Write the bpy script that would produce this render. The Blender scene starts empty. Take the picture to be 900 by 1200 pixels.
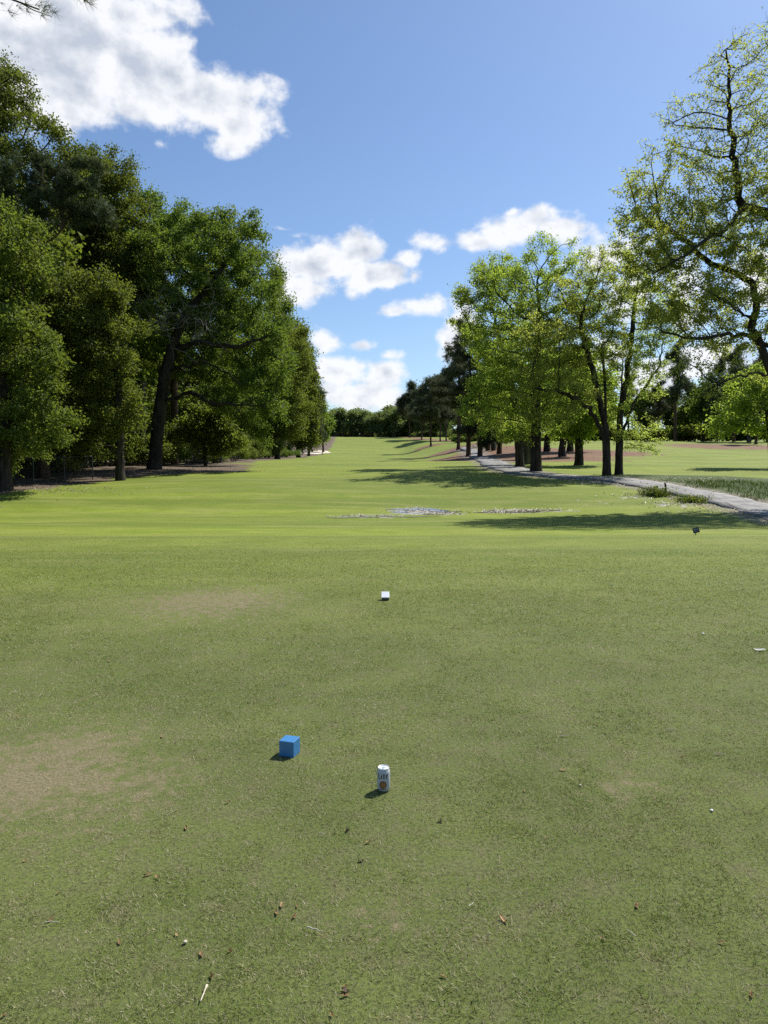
import bpy, bmesh, math, random
import numpy as np
from mathutils import Vector, Matrix

S = bpy.context.scene
COL = S.collection
R = math.radians
rng = np.random.default_rng(7)
random.seed(7)

# ------------------------------------------------------------------ camera
F = 832.0                      # focal length in photo pixels (900 x 1200)
PITCH = R(4.1)
CAM = np.array([0.0, 0.0, 1.65])
cd = bpy.data.cameras.new('camera')
cam = bpy.data.objects.new('camera', cd)
COL.objects.link(cam)
cam.location = CAM
cam.rotation_euler = (R(90) - PITCH, 0, 0)
cd.sensor_fit = 'VERTICAL'
cd.sensor_height = 34.6
cd.lens = 34.6 * F / 1200.0
cd.clip_start = 0.05
cd.clip_end = 6000
S.camera = cam

# ------------------------------------------------------------------ light
SUN_AZ, SUN_EL = 46.0, 52.0
sdir = Vector((math.sin(R(SUN_AZ)) * math.cos(R(SUN_EL)), math.cos(R(SUN_AZ)) * math.cos(R(SUN_EL)), math.sin(R(SUN_EL))))
sl = bpy.data.lights.new('sun', 'SUN')
sl.energy = 4.6
sl.angle = R(0.53)
sl.color = (1.0, 0.955, 0.88)
so = bpy.data.objects.new('sun', sl)
COL.objects.link(so)
so.rotation_euler = (-sdir).to_track_quat('-Z', 'Y').to_euler()
so.location = (30, 40, 60)

S.view_settings.view_transform = 'Standard'
S.view_settings.look = 'None'
S.view_settings.gamma = 1
S.view_settings.use_curve_mapping = False
S.view_settings.exposure = 0.55
cy = S.cycles
cy.max_bounces = 5
cy.diffuse_bounces = 3
cy.glossy_bounces = 2
cy.transmission_bounces = 3
cy.transparent_max_bounces = 4
cy.caustics_reflective = False
cy.caustics_refractive = False
cy.sample_clamp_indirect = 6
cy.use_adaptive_sampling = True
cy.use_denoising = False

def ray(px, py):
    u, v = (px - 450) / F, (600 - py) / F
    return np.array([u, math.cos(PITCH) + v * math.sin(PITCH), -math.sin(PITCH) + v * math.cos(PITCH)])

def at(px, py, Y):
    d = ray(px, py)
    return CAM + d * (Y / d[1])

def azel(px, py):
    d = ray(px, py)
    return math.atan2(d[0], d[1]), math.atan2(d[2], math.hypot(d[0], d[1]))

# ------------------------------------------------------------------ node helpers
class NT:
    def __init__(self, tree):
        self.t = tree
    def n(self, kind, **kw):
        nd = self.t.nodes.new(kind)
        for k, v in kw.items():
            setattr(nd, k, v)
        return nd
    def link(self, a, b):
        self.t.links.new(a, b)
    def put(self, sock, v):
        if isinstance(v, bpy.types.NodeSocket):
            self.link(v, sock)
        elif v is not None:
            if hasattr(sock.default_value, '__len__') and not hasattr(v, '__len__'):
                v = [v] * len(sock.default_value)
            if hasattr(sock.default_value, '__len__') and len(sock.default_value) == 4 and len(v) == 3:
                v = (*v, 1)
            sock.default_value = v
    def math(self, op, a, b=None, c=None, clamp=False):
        nd = self.n('ShaderNodeMath', operation=op, use_clamp=clamp)
        self.put(nd.inputs[0], a); self.put(nd.inputs[1], b)
        if c is not None: self.put(nd.inputs[2], c)
        return nd.outputs[0]
    def vmath(self, op, a, b=None, c=None):
        nd = self.n('ShaderNodeVectorMath', operation=op)
        self.put(nd.inputs[0], a)
        if b is not None: self.put(nd.inputs[1], b)
        if c is not None: self.put(nd.inputs[2], c)
        return nd.outputs['Value'] if op in ('LENGTH', 'DOT_PRODUCT', 'DISTANCE') else nd.outputs[0]
    def mix(self, f, a, b, blend='MIX'):
        nd = self.n('ShaderNodeMix', data_type='RGBA', blend_type=blend)
        nd.clamp_factor = True
        self.put(nd.inputs[0], f); self.put(nd.inputs[6], a); self.put(nd.inputs[7], b)
        return nd.outputs[2]
    def ramp(self, f, lo, hi, a=0.0, b=1.0, smooth=True):
        nd = self.n('ShaderNodeMapRange', interpolation_type='SMOOTHSTEP' if smooth else 'LINEAR')
        self.put(nd.inputs[0], f)
        self.put(nd.inputs[1], lo); self.put(nd.inputs[2], hi); self.put(nd.inputs[3], a); self.put(nd.inputs[4], b)
        return nd.outputs[0]
    def noise(self, vec, scale, detail=4, rough=0.55, dist=0.0):
        nd = self.n('ShaderNodeTexNoise')
        if vec is not None: self.link(vec, nd.inputs['Vector'])
        nd.inputs['Scale'].default_value = scale
        nd.inputs['Detail'].default_value = detail
        nd.inputs['Roughness'].default_value = rough
        nd.inputs['Distortion'].default_value = dist
        return nd.outputs['Fac']

# ------------------------------------------------------------------ world: sky with cumulus
W = bpy.data.worlds.new('World')
S.world = W
W.use_nodes = True
wt = W.node_tree
wt.nodes.clear()
g = NT(wt)
SKY_STRENGTH = 0.11
sky = g.n('ShaderNodeTexSky', sky_type='NISHITA')
sky.sun_disc = False
sky.sun_elevation = R(SUN_EL)
sky.sun_rotation = R(SUN_AZ)
sky.altitude = 100
sky.air_density = 1.0
sky.dust_density = 0.7
sky.ozone_density = 1.6
tc = g.n('ShaderNodeTexCoord')
sep = g.n('ShaderNodeSeparateXYZ')
g.link(tc.outputs['Generated'], sep.inputs[0])
az = g.math('ARCTAN2', sep.outputs[0], sep.outputs[1])
hor = g.math('SQRT', g.math('ADD', g.math('MULTIPLY', sep.outputs[0], sep.outputs[0]), g.math('MULTIPLY', sep.outputs[1], sep.outputs[1])))
el = g.math('ARCTAN2', sep.outputs[2], hor)
cmb = g.n('ShaderNodeCombineXYZ')
g.link(az, cmb.inputs[0]); g.link(el, cmb.inputs[1])
P0 = cmb.outputs[0]
wa = g.noise(P0, 9.0, 3, 0.5)
wb = g.noise(g.vmath('ADD', P0, (3.7, 1.9, 0.4)), 9.0, 3, 0.5)
wc = g.n('ShaderNodeCombineXYZ')
g.link(g.math('MULTIPLY', g.math('SUBTRACT', wa, 0.5), 0.075), wc.inputs[0])
g.link(g.math('MULTIPLY', g.math('SUBTRACT', wb, 0.5), 0.05), wc.inputs[1])
PW = g.vmath('ADD', P0, wc.outputs[0])
# cumulus banks: (px, py, rx, ry, density)
clouds = [
    (-40, 70, 140, 100, 1.8), (70, 55, 140, 95, 1.8), (165, 85, 115, 78, 1.6), (85, 105, 90, 50, 1.5), (235, 112, 80, 48, 1.3), (285, 135, 56, 44, 1.25),
    (140, 8, 120, 50, 1.2), (-100, 130, 130, 90, 1.3), (184, 166, 24, 8, .42), (312, 135, 24, 36, .9), (110, 128, 30, 22, .7),
    (425, 292, 36, 28, 1.4), (372, 308, 58, 32, 1.45), (430, 322, 60, 22, 1.35), (350, 335, 46, 24, 1.2), (476, 306, 20, 16, .75), (500, 289, 30, 10, .5), (482, 322, 14, 8, .6),
    (492, 359, 42, 16, 1.0), (470, 364, 25, 9, .7),
    (610, 268, 65, 26, 1.15), (560, 284, 34, 14, .8), (650, 272, 40, 26, 1.0), (710, 300, 60, 30, 1.0), (605, 243, 9, 5, .5),
    (376, 396, 28, 17, .8), (425, 399, 18, 10, .75), (460, 415, 20, 8, .6),
    (395, 435, 44, 22, 1.2), (450, 440, 38, 24, 1.25), (420, 462, 80, 22, 1.25), (385, 465, 50, 24, .9), (500, 470, 60, 14, .8),
    (525, 400, 18, 26, .85), (540, 380, 25, 30, .9),
    (760, 445, 60, 32, 1.0), (820, 420, 60, 30, .9), (690, 420, 60, 36, .9), (800, 350, 50, 40, .8), (740, 340, 50, 40, .9), (900, 330, 60, 60, .9),
    (340, 268, 12, 4, .35), (350, 275, 14, 4, .35),
]
field = None
for (px, py, rx, ry, dn) in clouds:
    a0, e0 = azel(px, py)
    a1, _ = azel(px + rx, py); a2, _ = azel(px - rx, py)
    _, e1 = azel(px, py - ry); _, e2 = azel(px, py + ry)
    sa, se = 2 / abs(a1 - a2), 2 / abs(e1 - e2)
    ln = g.vmath('LENGTH', g.vmath('MULTIPLY_ADD', PW, (sa, se, 0), (-a0 * sa, -e0 * se, 0)))
    v = g.math('MULTIPLY_ADD', ln, -dn, dn)
    if field is None: field = v
    else:
        field = g.math('SMOOTH_MAX', field, v, 0.15)
stretch = g.vmath('MULTIPLY', P0, (1.0, 1.25, 1.0))
n1 = g.noise(stretch, 15.0, 10, 0.58, 0.15)
n3 = g.noise(stretch, 34.0, 6, 0.6, 0.2)
dens = g.math('ADD', g.math('MULTIPLY_ADD', g.math('SUBTRACT', n1, 0.5), 2.3, field), g.math('MULTIPLY', g.math('SUBTRACT', n3, 0.5), 0.75))
alpha = g.ramp(dens, -.02, 0.60)
thick = g.ramp(dens, 0.55, 1.6)
e1 = g.noise(stretch, 17.0, 5, 0.5); e2 = g.noise(g.vmath('ADD', stretch, (0.012, 0.015, 0)), 17.0, 5, 0.5)
emb = g.math('MULTIPLY', g.math('SUBTRACT', e1, e2), 3.2)
# thin parts glow in the sun behind them, thick cores go grey
lit = g.math('ADD', g.math('MULTIPLY_ADD', thick, -0.80, 1.0), emb, clamp=True)
ccol = g.mix(lit, (3.5, 3.85, 4.5), (6.1, 6.2, 6.4))
skyc = g.mix(1.0, sky.outputs[0], (0.68, 0.77, 0.87), 'MULTIPLY')
fin = g.mix(g.math('MULTIPLY', alpha, 0.97), skyc, ccol)
bg = g.n('ShaderNodeBackground')
g.link(fin, bg.inputs[0])
bg.inputs[1].default_value = SKY_STRENGTH
wo = g.n('ShaderNodeOutputWorld')
g.link(bg.outputs[0], wo.inputs[0])
W.cycles.sampling_method = 'MANUAL'
W.cycles.sample_map_resolution = 512

# ------------------------------------------------------------------ terrain shape
PK = np.array([(-400, 0), (-50, 0), (0, 0), (10, 0), (15.2, 0.0), (16.4, -.09), (18.5, -.19), (23, -.38), (28, -.42), (34, .22), (39, .60), (45, .92), (60, 1.25), (100, 1.75), (150, 2.35),
               (200, 3.1), (240, 4.0), (300, 7.6), (370, 13.6), (400, 14.9), (430, 15.2), (520, 14.5), (1000, 12), (4000, 5)], float)
def _tang():
    x, y = PK[:, 0], PK[:, 1]
    d = np.diff(y) / np.diff(x)
    m = np.zeros(len(x))
    for i in range(1, len(x) - 1):
        m[i] = 0 if d[i - 1] * d[i] <= 0 else 2 * d[i - 1] * d[i] / (d[i - 1] + d[i])
    m[0], m[-1] = d[0], d[-1]
    return m
PM = _tang()
def prof(y):
    y = np.clip(np.asarray(y, float), PK[0, 0], PK[-1, 0] - 1e-6)
    i = np.clip(np.searchsorted(PK[:, 0], y, side='right') - 1, 0, len(PK) - 2)
    h = PK[i + 1, 0] - PK[i, 0]
    t = (y - PK[i, 0]) / h
    return ((2 * t**3 - 3 * t**2 + 1) * PK[i, 1] + (t**3 - 2 * t**2 + t) * h * PM[i] + (-2 * t**3 + 3 * t**2) * PK[i + 1, 1] + (t**3 - t**2) * h * PM[i + 1])
def sst(a, b, x):
    t = np.clip((np.asarray(x, float) - a) / (b - a), 0, 1)
    return t * t * (3 - 2 * t)
def ground(x, y):
    x = np.asarray(x, float); y = np.asarray(y, float)
    z = prof(y)
    z = z + 3.4 * sst(4, 20, x) * sst(45, 150, y) * (1 - sst(250, 370, y))
    z = z + 0.35 * sst(-14, -30, x) * sst(20, 45, y)
    und = 0.10 * np.sin(x * 0.21 + 1.3) * np.sin(y * 0.17 + 0.4) + 0.05 * np.sin(x * 0.47 + y * 0.31)
    return z + und * sst(19, 40, y) + 0.5 * np.sin(x * 0.02 + 1) * np.sin(y * 0.013) * sst(120, 300, y) * sst(30, 120, np.abs(x))
YS = np.concatenate([np.arange(1.2, 60, 0.02), np.arange(60, 700, 0.1)])
def hit(px, py):
    d = ray(px, py)
    t = YS / d[1]
    xs, zs = CAM[0] + d[0] * t, CAM[2] + d[2] * t
    k = np.argmax(zs <= ground(xs, YS))
    return np.array([xs[k], YS[k], float(ground(xs[k], YS[k]))])
def onground(x, y, dz=0.0):
    return np.array([x, y, float(ground(x, y)) + dz])
def gpx(px, Y, dz=0.0):
    return onground((px - 450) / F * Y, Y, dz)

def vnoise(x, y, seed):
    xi, yi = np.floor(x).astype(np.int64), np.floor(y).astype(np.int64)
    fx, fy = x - xi, y - yi
    fx, fy = fx * fx * (3 - 2 * fx), fy * fy * (3 - 2 * fy)
    def hsh(a, b):
        h = (a * 374761393 + b * 668265263 + seed * 1442695041) & 0xffffffff
        h = ((h ^ (h >> 13)) * 1274126177) & 0xffffffff
        return ((h ^ (h >> 16)) & 0xffff) / 65535.0
    return (hsh(xi, yi) * (1 - fx) + hsh(xi + 1, yi) * fx) * (1 - fy) + (hsh(xi, yi + 1) * (1 - fx) + hsh(xi + 1, yi + 1) * fx) * fy
def fbm(x, y, freq, octv=4, seed=1, gain=.55):
    t, a, w = 0.0, 1.0, 0.0
    for o in range(octv):
        t = t + a * vnoise(x * freq + 17.3 * o, y * freq - 9.1 * o, seed + o); w += a
        a *= gain; freq *= 2.03
    return np.clip((t / w - .5) * 1.9 + .5, 0, 1)

# ------------------------------------------------------------------ mesh helpers
def np_mesh(name, V, Q, mats=(), attr=None, smooth=False, matidx=None):
    """V (n,3); Q list of arrays (m,k) with k = 3 or 4"""
    me = bpy.data.meshes.new(name)
    V = np.asarray(V, np.float32)
    if not isinstance(Q, (list, tuple)): Q = [Q]
    Q = [np.asarray(q, np.int32) for q in Q if len(q)]
    nl = sum(q.size for q in Q); npoly = sum(len(q) for q in Q)
    me.vertices.add(len(V)); me.vertices.foreach_set('co', V.ravel())
    me.loops.add(nl); me.polygons.add(npoly)
    me.loops.foreach_set('vertex_index', np.concatenate([q.ravel() for q in Q]))
    tot = np.concatenate([np.full(len(q), q.shape[1], np.int32) for q in Q])
    me.polygons.foreach_set('loop_start', np.concatenate([[0], np.cumsum(tot)[:-1]]).astype(np.int32))
    me.polygons.foreach_set('loop_total', tot)
    if smooth: me.polygons.foreach_set('use_smooth', np.ones(npoly, bool))
    if matidx is not None: me.polygons.foreach_set('material_index', np.asarray(matidx, np.int32))
    for k, a in (attr or {}).items():
        at_ = me.attributes.new(k, 'FLOAT', 'POINT')
        at_.data.foreach_set('value', np.asarray(a, np.float32))
    for m in mats: me.materials.append(m)
    me.update(calc_edges=True)
    me.validate()
    return me

def link(name, me, parent=None):
    o = bpy.data.objects.new(name, me)
    COL.objects.link(o)
    if parent is not None: o.parent = parent
    return o
def tag(o, label=None, cat=None, group=None, kind=None):
    if label: o['label'] = label
    if cat: o['category'] = cat
    if group: o['group'] = group
    if kind: o['kind'] = kind
    return o
def empty(name, loc, label, cat, group=None):
    o = bpy.data.objects.new(name, None)
    COL.objects.link(o)
    o.location = loc
    o.empty_display_size = 0.2
    return tag(o, label, cat, group)
def dup(root, loc, rotz=0.0, scale=(1, 1, 1), label=None, group=None):
    r = root.copy(); COL.objects.link(r)
    r.location = loc; r.rotation_euler = (0, 0, rotz); r.scale = scale
    if label: r['label'] = label
    if group: r['group'] = group
    for ch in list(root.children):
        c = ch.copy(); COL.objects.link(c); c.parent = r
        for gc in list(ch.children):
            d = gc.copy(); COL.objects.link(d); d.parent = c
    return r
def bm_obj(name, bm, mat, parent=None, smooth=False):
    me = bpy.data.meshes.new(name)
    bmesh.ops.recalc_face_normals(bm, faces=bm.faces)
    bm.to_mesh(me); bm.free()
    if smooth:
        for p in me.polygons: p.use_smooth = True
    for m in (mat if isinstance(mat, (list, tuple)) else [mat]): me.materials.append(m)
    return link(name, me, parent)
def add_box(bm, c, s, bevel=0.0, rot=None):
    M = Matrix.Translation(c) @ (rot.to_4x4() if rot is not None else Matrix()) @ Matrix.Diagonal((*s, 1))
    r = bmesh.ops.create_cube(bm, size=1.0, matrix=M)
    if bevel:
        es = list({e for v in r['verts'] for e in v.link_edges})
        bmesh.ops.bevel(bm, geom=es, offset=bevel, segments=2, affect='EDGES', profile=0.6)
def tubes(paths, sides=6, cap=True):
    """paths: list of (points (n,3), radii (n,)) -> V, quads"""
    Vs, Qs, off = [], [], 0
    for pts, rad in paths:
        pts = np.asarray(pts, float); rad = np.asarray(rad, float)
        n = len(pts)
        if n < 2: continue
        k = sides if np.isscalar(sides) else sides(rad[0])
        t = np.gradient(pts, axis=0)
        t /= np.linalg.norm(t, axis=1)[:, None] + 1e-9
        ref = np.array([1.0, 0.13, 0.07]) if abs(t[0][0]) < 0.8 else np.array([0.1, 1.0, 0.05])
        u = np.cross(t, ref); u /= np.linalg.norm(u, axis=1)[:, None] + 1e-9
        v = np.cross(t, u)
        a = np.arange(k) / k * 2 * math.pi
        ring = pts[:, None, :] + rad[:, None, None] * (np.cos(a)[None, :, None] * u[:, None, :] + np.sin(a)[None, :, None] * v[:, None, :])
        Vs.append(ring.reshape(-1, 3))
        i = np.arange(n - 1)[:, None] * k; j = np.arange(k)[None, :]; j2 = (j + 1) % k
        q = np.stack([i + j, i + j2, i + k + j2, i + k + j], -1).reshape(-1, 4) + off
        Qs.append(q)
        off += n * k
    return np.concatenate(Vs), np.concatenate(Qs)

# ------------------------------------------------------------------ materials
def new_mat(name):
    m = bpy.data.materials.new(name); m.use_nodes = True
    m.node_tree.nodes.clear()
    h = NT(m.node_tree)
    out = h.n('ShaderNodeOutputMaterial')
    return m, h, out
def bsdf(h, col, rough=0.7, spec=0.3, metal=0.0, normal=None):
    b = h.n('ShaderNodeBsdfPrincipled')
    h.put(b.inputs['Base Color'], col); h.put(b.inputs['Roughness'], rough)
    h.put(b.inputs['Specular IOR Level'], spec); h.put(b.inputs['Metallic'], metal)
    if normal is not None: h.link(normal, b.inputs['Normal'])
    return b.outputs[0]
def attr(h, name):
    a = h.n('ShaderNodeAttribute'); a.attribute_name = name
    return a.outputs['Fac']
def bump(h, height, strength=0.5, dist=0.02):
    b = h.n('ShaderNodeBump')
    h.link(height, b.inputs['Height']); b.inputs['Strength'].default_value = strength; b.inputs['Distance'].default_value = dist
    return b.outputs[0]
def objc(h):
    return h.n('ShaderNodeTexCoord').outputs['Object']
def posn(h):
    return h.n('ShaderNodeNewGeometry').outputs['Position']

def leaf_mat(name, dark, mid, light, trans=0.45, tcol=None, spec=0.18, rough=0.6):
    m, h, out = new_mat(name)
    v = attr(h, 'var')
    c = h.mix(h.ramp(v, 0.0, 0.5, smooth=False), dark, mid)
    c = h.mix(h.ramp(v, 0.5, 1.0, smooth=False), c, light)
    oi = h.n('ShaderNodeObjectInfo').outputs['Random']
    hs = h.n('ShaderNodeHueSaturation')
    h.put(hs.inputs['Hue'], h.math('MULTIPLY_ADD', oi, 0.03, 0.487)); h.put(hs.inputs['Value'], h.math('MULTIPLY_ADD', oi, 0.3, 0.85))
    h.link(c, hs.inputs['Color'])
    c = hs.outputs[0]
    p = bsdf(h, c, rough, spec)
    t = h.n('ShaderNodeBsdfTranslucent')
    tc_ = h.mix(1.0, c, tcol or (1.35, 1.3, 0.6), 'MULTIPLY')
    h.link(tc_, t.inputs[0])
    mx = h.n('ShaderNodeMixShader'); mx.inputs[0].default_value = trans
    h.link(p, mx.inputs[1]); h.link(t.outputs[0], mx.inputs[2])
    h.link(mx.outputs[0], out.inputs[0])
    return m
def bark_mat(name, a, b, scale=6.0):
    m, h, out = new_mat(name)
    o = objc(h)
    sv = h.vmath('MULTIPLY', o, (1, 1, 0.22))
    n = h.noise(sv, scale, 6, 0.65, 0.3)
    n2_ = h.noise(o, 1.3, 3, 0.5)
    c = h.mix(h.ramp(n, 0.35, 0.68), a, b)
    c = h.mix(h.ramp(n2_, 0.52, 0.7, 0, 0.35), c, tuple(x * 1.25 for x in (b[0] * .85, b[1], b[2] * .8)))
    h.link(bsdf(h, c, 0.9, 0.15, normal=bump(h, n, 0.9, 0.04)), out.inputs[0])
    return m

M_LEAF_OAK = leaf_mat('oak_leaf', (0.074, 0.112, 0.024), (0.118, 0.166, 0.036), (0.180, 0.228, 0.058), 0.54)
M_LEAF_WOOD = leaf_mat('woodland_leaf', (0.072, 0.106, 0.026), (0.114, 0.156, 0.037), (0.172, 0.214, 0.058), 0.54)
M_LEAF_LIGHT = leaf_mat('light_leaf', (0.092, 0.134, 0.030), (0.136, 0.186, 0.042), (0.192, 0.240, 0.064), 0.54)
M_LEAF_SPRING = leaf_mat('spring_leaf', (0.145, 0.205, 0.042), (0.195, 0.262, 0.055), (0.26, 0.325, 0.080), 0.66, (1.8, 1.8, 1.0))
M_LEAF_YELLOW = leaf_mat('young_yellow_leaf', (0.200, 0.255, 0.065), (0.26, 0.315, 0.085), (0.33, 0.385, 0.125), 0.66, (1.75, 1.7, 1.0))
M_NEEDLE = leaf_mat('pine_needle', (0.056, 0.072, 0.038), (0.086, 0.104, 0.054), (0.135, 0.148, 0.074), 0.28, (1.1, 1.1, 0.8))  # grey-green, lightened further in place of haze over distant pines
M_NEEDLE_NEAR = leaf_mat('dark_pine_needle', (0.052, 0.070, 0.030), (0.078, 0.100, 0.042), (0.115, 0.136, 0.058), 0.3, (1.1, 1.1, 0.8))
M_LEAF_HAZED = leaf_mat('far_leaf', (0.11, 0.150, 0.070), (0.155, 0.20, 0.09), (0.21, 0.25, 0.115), 0.52)  # paled in place of distance haze and to lift the shaded sides
M_BARK = bark_mat('oak_bark', (0.020, 0.016, 0.013), (0.058, 0.048, 0.038))
M_BARK_GREY = bark_mat('grey_bark', (0.050, 0.044, 0.037), (0.125, 0.112, 0.095))
M_BARK_PINE = bark_mat('pine_bark', (0.045, 0.028, 0.020), (0.135, 0.085, 0.058), 4.0)
M_DEAD = bark_mat('dead_twig', (0.14, 0.13, 0.115), (0.26, 0.24, 0.21))

# ------------------------------------------------------------------ tree growth (space colonisation)
def sample_lobes(lobes, n, r_):
    vol = np.array([l[3] * l[4] * l[5] for l in lobes]) ** 0.8
    wt_ = np.array([l[6] if len(l) > 6 else 1.0 for l in lobes])
    pr = vol * wt_; pr /= pr.sum()
    idx = r_.choice(len(lobes), n, p=pr)
    L = np.array([l[:6] for l in lobes])
    d = r_.normal(size=(n, 3)); d /= np.linalg.norm(d, axis=1)[:, None]
    rad = r_.random(n) ** (1 / 2.2)
    # uneven outline: the radius wobbles with direction, lobe by lobe
    wob = 1 + 0.30 * np.sin(d[:, 0] * 5.1 + idx * 1.7) * np.cos(d[:, 2] * 4.3 + idx) + 0.10 * np.sin(d[:, 1] * 9 + d[:, 2] * 7 + idx * 2.1)
    return L[idx, :3] + d * (rad * wob)[:, None] * L[idx, 3:6]

def grow(trunk, attrs, D, kill, r_, droop=0.0, itmax=140, jit=0.16, limbs=()):
    pts = [np.array(trunk[0], float)]
    par = [-1]
    for a, b in zip(trunk[:-1], trunk[1:]):
        a, b = np.array(a, float), np.array(b, float)
        k = max(1, int(round(np.linalg.norm(b - a) / D)))
        for i in range(1, k + 1):
            pts.append(a + (b - a) * i / k + r_.normal(size=3) * 0.03 * D); par.append(len(pts) - 2)
    for lb in limbs:
        lb = [np.array(q, float) for q in lb]
        k0 = int(np.argmin(np.linalg.norm(np.array(pts) - lb[0], axis=1)))
        prev = k0; a = pts[k0]
        for b in lb[1:]:
            k = max(1, int(round(np.linalg.norm(b - a) / D)))
            for i in range(1, k + 1):
                pts.append(a + (b - a) * i / k + r_.normal(size=3) * 0.12 * D); par.append(prev); prev = len(pts) - 1
            a = b
    P = np.array(pts); par = list(par)
    A = attrs
    nt = len(P)
    # trunk nodes low down do not sprout
    zmin = A[:, 2].min() - 1.0
    ok0 = np.where(P[:, 2] > min(zmin, P[-1, 2] - 2 * D) - 0.0)[0] if P[-1, 2] > zmin else np.array([len(P) - 1])
    if len(ok0) == 0: ok0 = np.array([len(P) - 1])
    dm = np.linalg.norm(A[:, None, :] - P[None, ok0, :], axis=2)
    near = ok0[dm.argmin(1)]; nd = dm.min(1)
    alive = nd > kill
    plist = [p for p in P]
    tried = {}
    for it in range(itmax):
        ai = np.where(alive)[0]
        if len(ai) == 0: break
        dirs = A[ai] - np.array(plist)[near[ai]]
        dirs /= np.linalg.norm(dirs, axis=1)[:, None] + 1e-9
        src, inv = np.unique(near[ai], return_inverse=True)
        acc = np.zeros((len(src), 3))
        np.add.at(acc, inv, dirs)
        nl = np.linalg.norm(acc, axis=1)
        acc /= nl[:, None] + 1e-9
        acc += r_.normal(size=acc.shape) * jit
        acc[:, 2] -= droop
        acc /= np.linalg.norm(acc, axis=1)[:, None] + 1e-9
        newp, newi = [], []
        for s, d in zip(src, acc):
            c = tried.get(s, 0)
            if c >= 4: continue
            tried[s] = c + 1
            newi.append(len(plist)); plist.append(plist[s] + d * D); par.append(int(s)); newp.append(plist[-1])
        if not newp: break
        newp = np.array(newp); newi = np.array(newi)
        dm = np.linalg.norm(A[ai][:, None, :] - newp[None], axis=2)
        mi = dm.argmin(1); md = dm[np.arange(len(ai)), mi]
        better = md < nd[ai]
        near[ai[better]] = newi[mi[better]]; nd[ai[better]] = md[better]
        alive[ai] = nd[ai] > kill
    return np.array(plist), np.array(par), nt

def skeleton_mesh(P, par, R0, tip, sides=lambda r: 9 if r > .12 else (6 if r > .04 else (4 if r > .016 else 3)), flare=1.35, minr=0.0):
    n = len(P)
    cnt = np.zeros(n)
    haschild = np.zeros(n, bool); haschild[par[par >= 0]] = True
    cnt[~haschild] = 1
    for i in range(n - 1, 0, -1): cnt[par[i]] += cnt[i]   # parents always come first
    e = math.log(max(cnt[0], 2)) / math.log(R0 / tip)
    rad = tip * cnt ** (1 / e)
    z0 = P[0, 2]
    fl = np.exp(-np.clip(P[:, 2] - z0, 0, 9) / 0.45)
    ontrunk = cnt > cnt[0] * 0.6
    rad = np.where(ontrunk, rad * (1 + (flare - 1) * fl), rad)
    kids = [[] for _ in range(n)]
    for i in range(1, n): kids[par[i]].append(i)
    starts = [(0, None)]
    paths = []
    while starts:
        s, p = starts.pop()
        ch = [] if p is None else [p]
        cur = s
        ch.append(cur)
        while kids[cur]:
            ks = sorted(kids[cur], key=lambda k: -cnt[k])
            for k in ks[1:]: starts.append((k, cur))
            cur = ks[0]; ch.append(cur)
        rr = rad[ch].copy()
        if p is not None: rr[0] = rr[1]
        rr[-1] *= 0.5
        if rr.max() < minr: continue
        paths.append((P[ch], rr))
    return tubes(paths, sides), cnt, rad

def leaf_quads(centers, size, r_, up=0.35, asp=0.6, var=None, jitter=0.35):
    n = len(centers)
    nrm = r_.normal(size=(n, 3)); nrm[:, 2] += up * 2
    nrm /= np.linalg.norm(nrm, axis=1)[:, None]
    t = np.cross(nrm, r_.normal(size=(n, 3))); t /= np.linalg.norm(t, axis=1)[:, None] + 1e-9
    b = np.cross(nrm, t)
    s = (size * (1 + jitter * (r_.random(n) * 2 - 1)))[:, None]
    fold = nrm * s * 0.16
    a0 = centers - t * s * 0.5
    a1 = centers - t * s * 0.05 + b * s * asp * 0.5 + fold
    a2 = centers + t * s * 0.5 - fold * 0.6
    a3 = centers - t * s * 0.05 - b * s * asp * 0.5 + fold
    V = np.stack([a0, a1, a2, a3], 1).reshape(-1, 3)
    Q = np.arange(n * 4).reshape(n, 4)
    vv = np.repeat(var if var is not None else r_.random(n), 4)
    return V, Q, vv

def needle_tufts(centers, dirs, length, width, per, r_, var):
    n = len(centers) * per
    c = np.repeat(centers, per, 0); d0 = np.repeat(dirs, per, 0)
    d = r_.normal(size=(n, 3)) * 0.75 + d0 * 0.9 + np.array([0, 0, 0.25])
    d /= np.linalg.norm(d, axis=1)[:, None]
    sd = np.cross(d, r_.normal(size=(n, 3))); sd /= np.linalg.norm(sd, axis=1)[:, None] + 1e-9
    L = (length * (0.6 + 0.6 * r_.random(n)))[:, None]
    V = np.stack([c - sd * width * .5, c + sd * width * .5, c + d * L], 1).reshape(-1, 3)
    return V, np.arange(n * 3).reshape(n, 3), np.repeat(np.repeat(var, per), 3)

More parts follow.
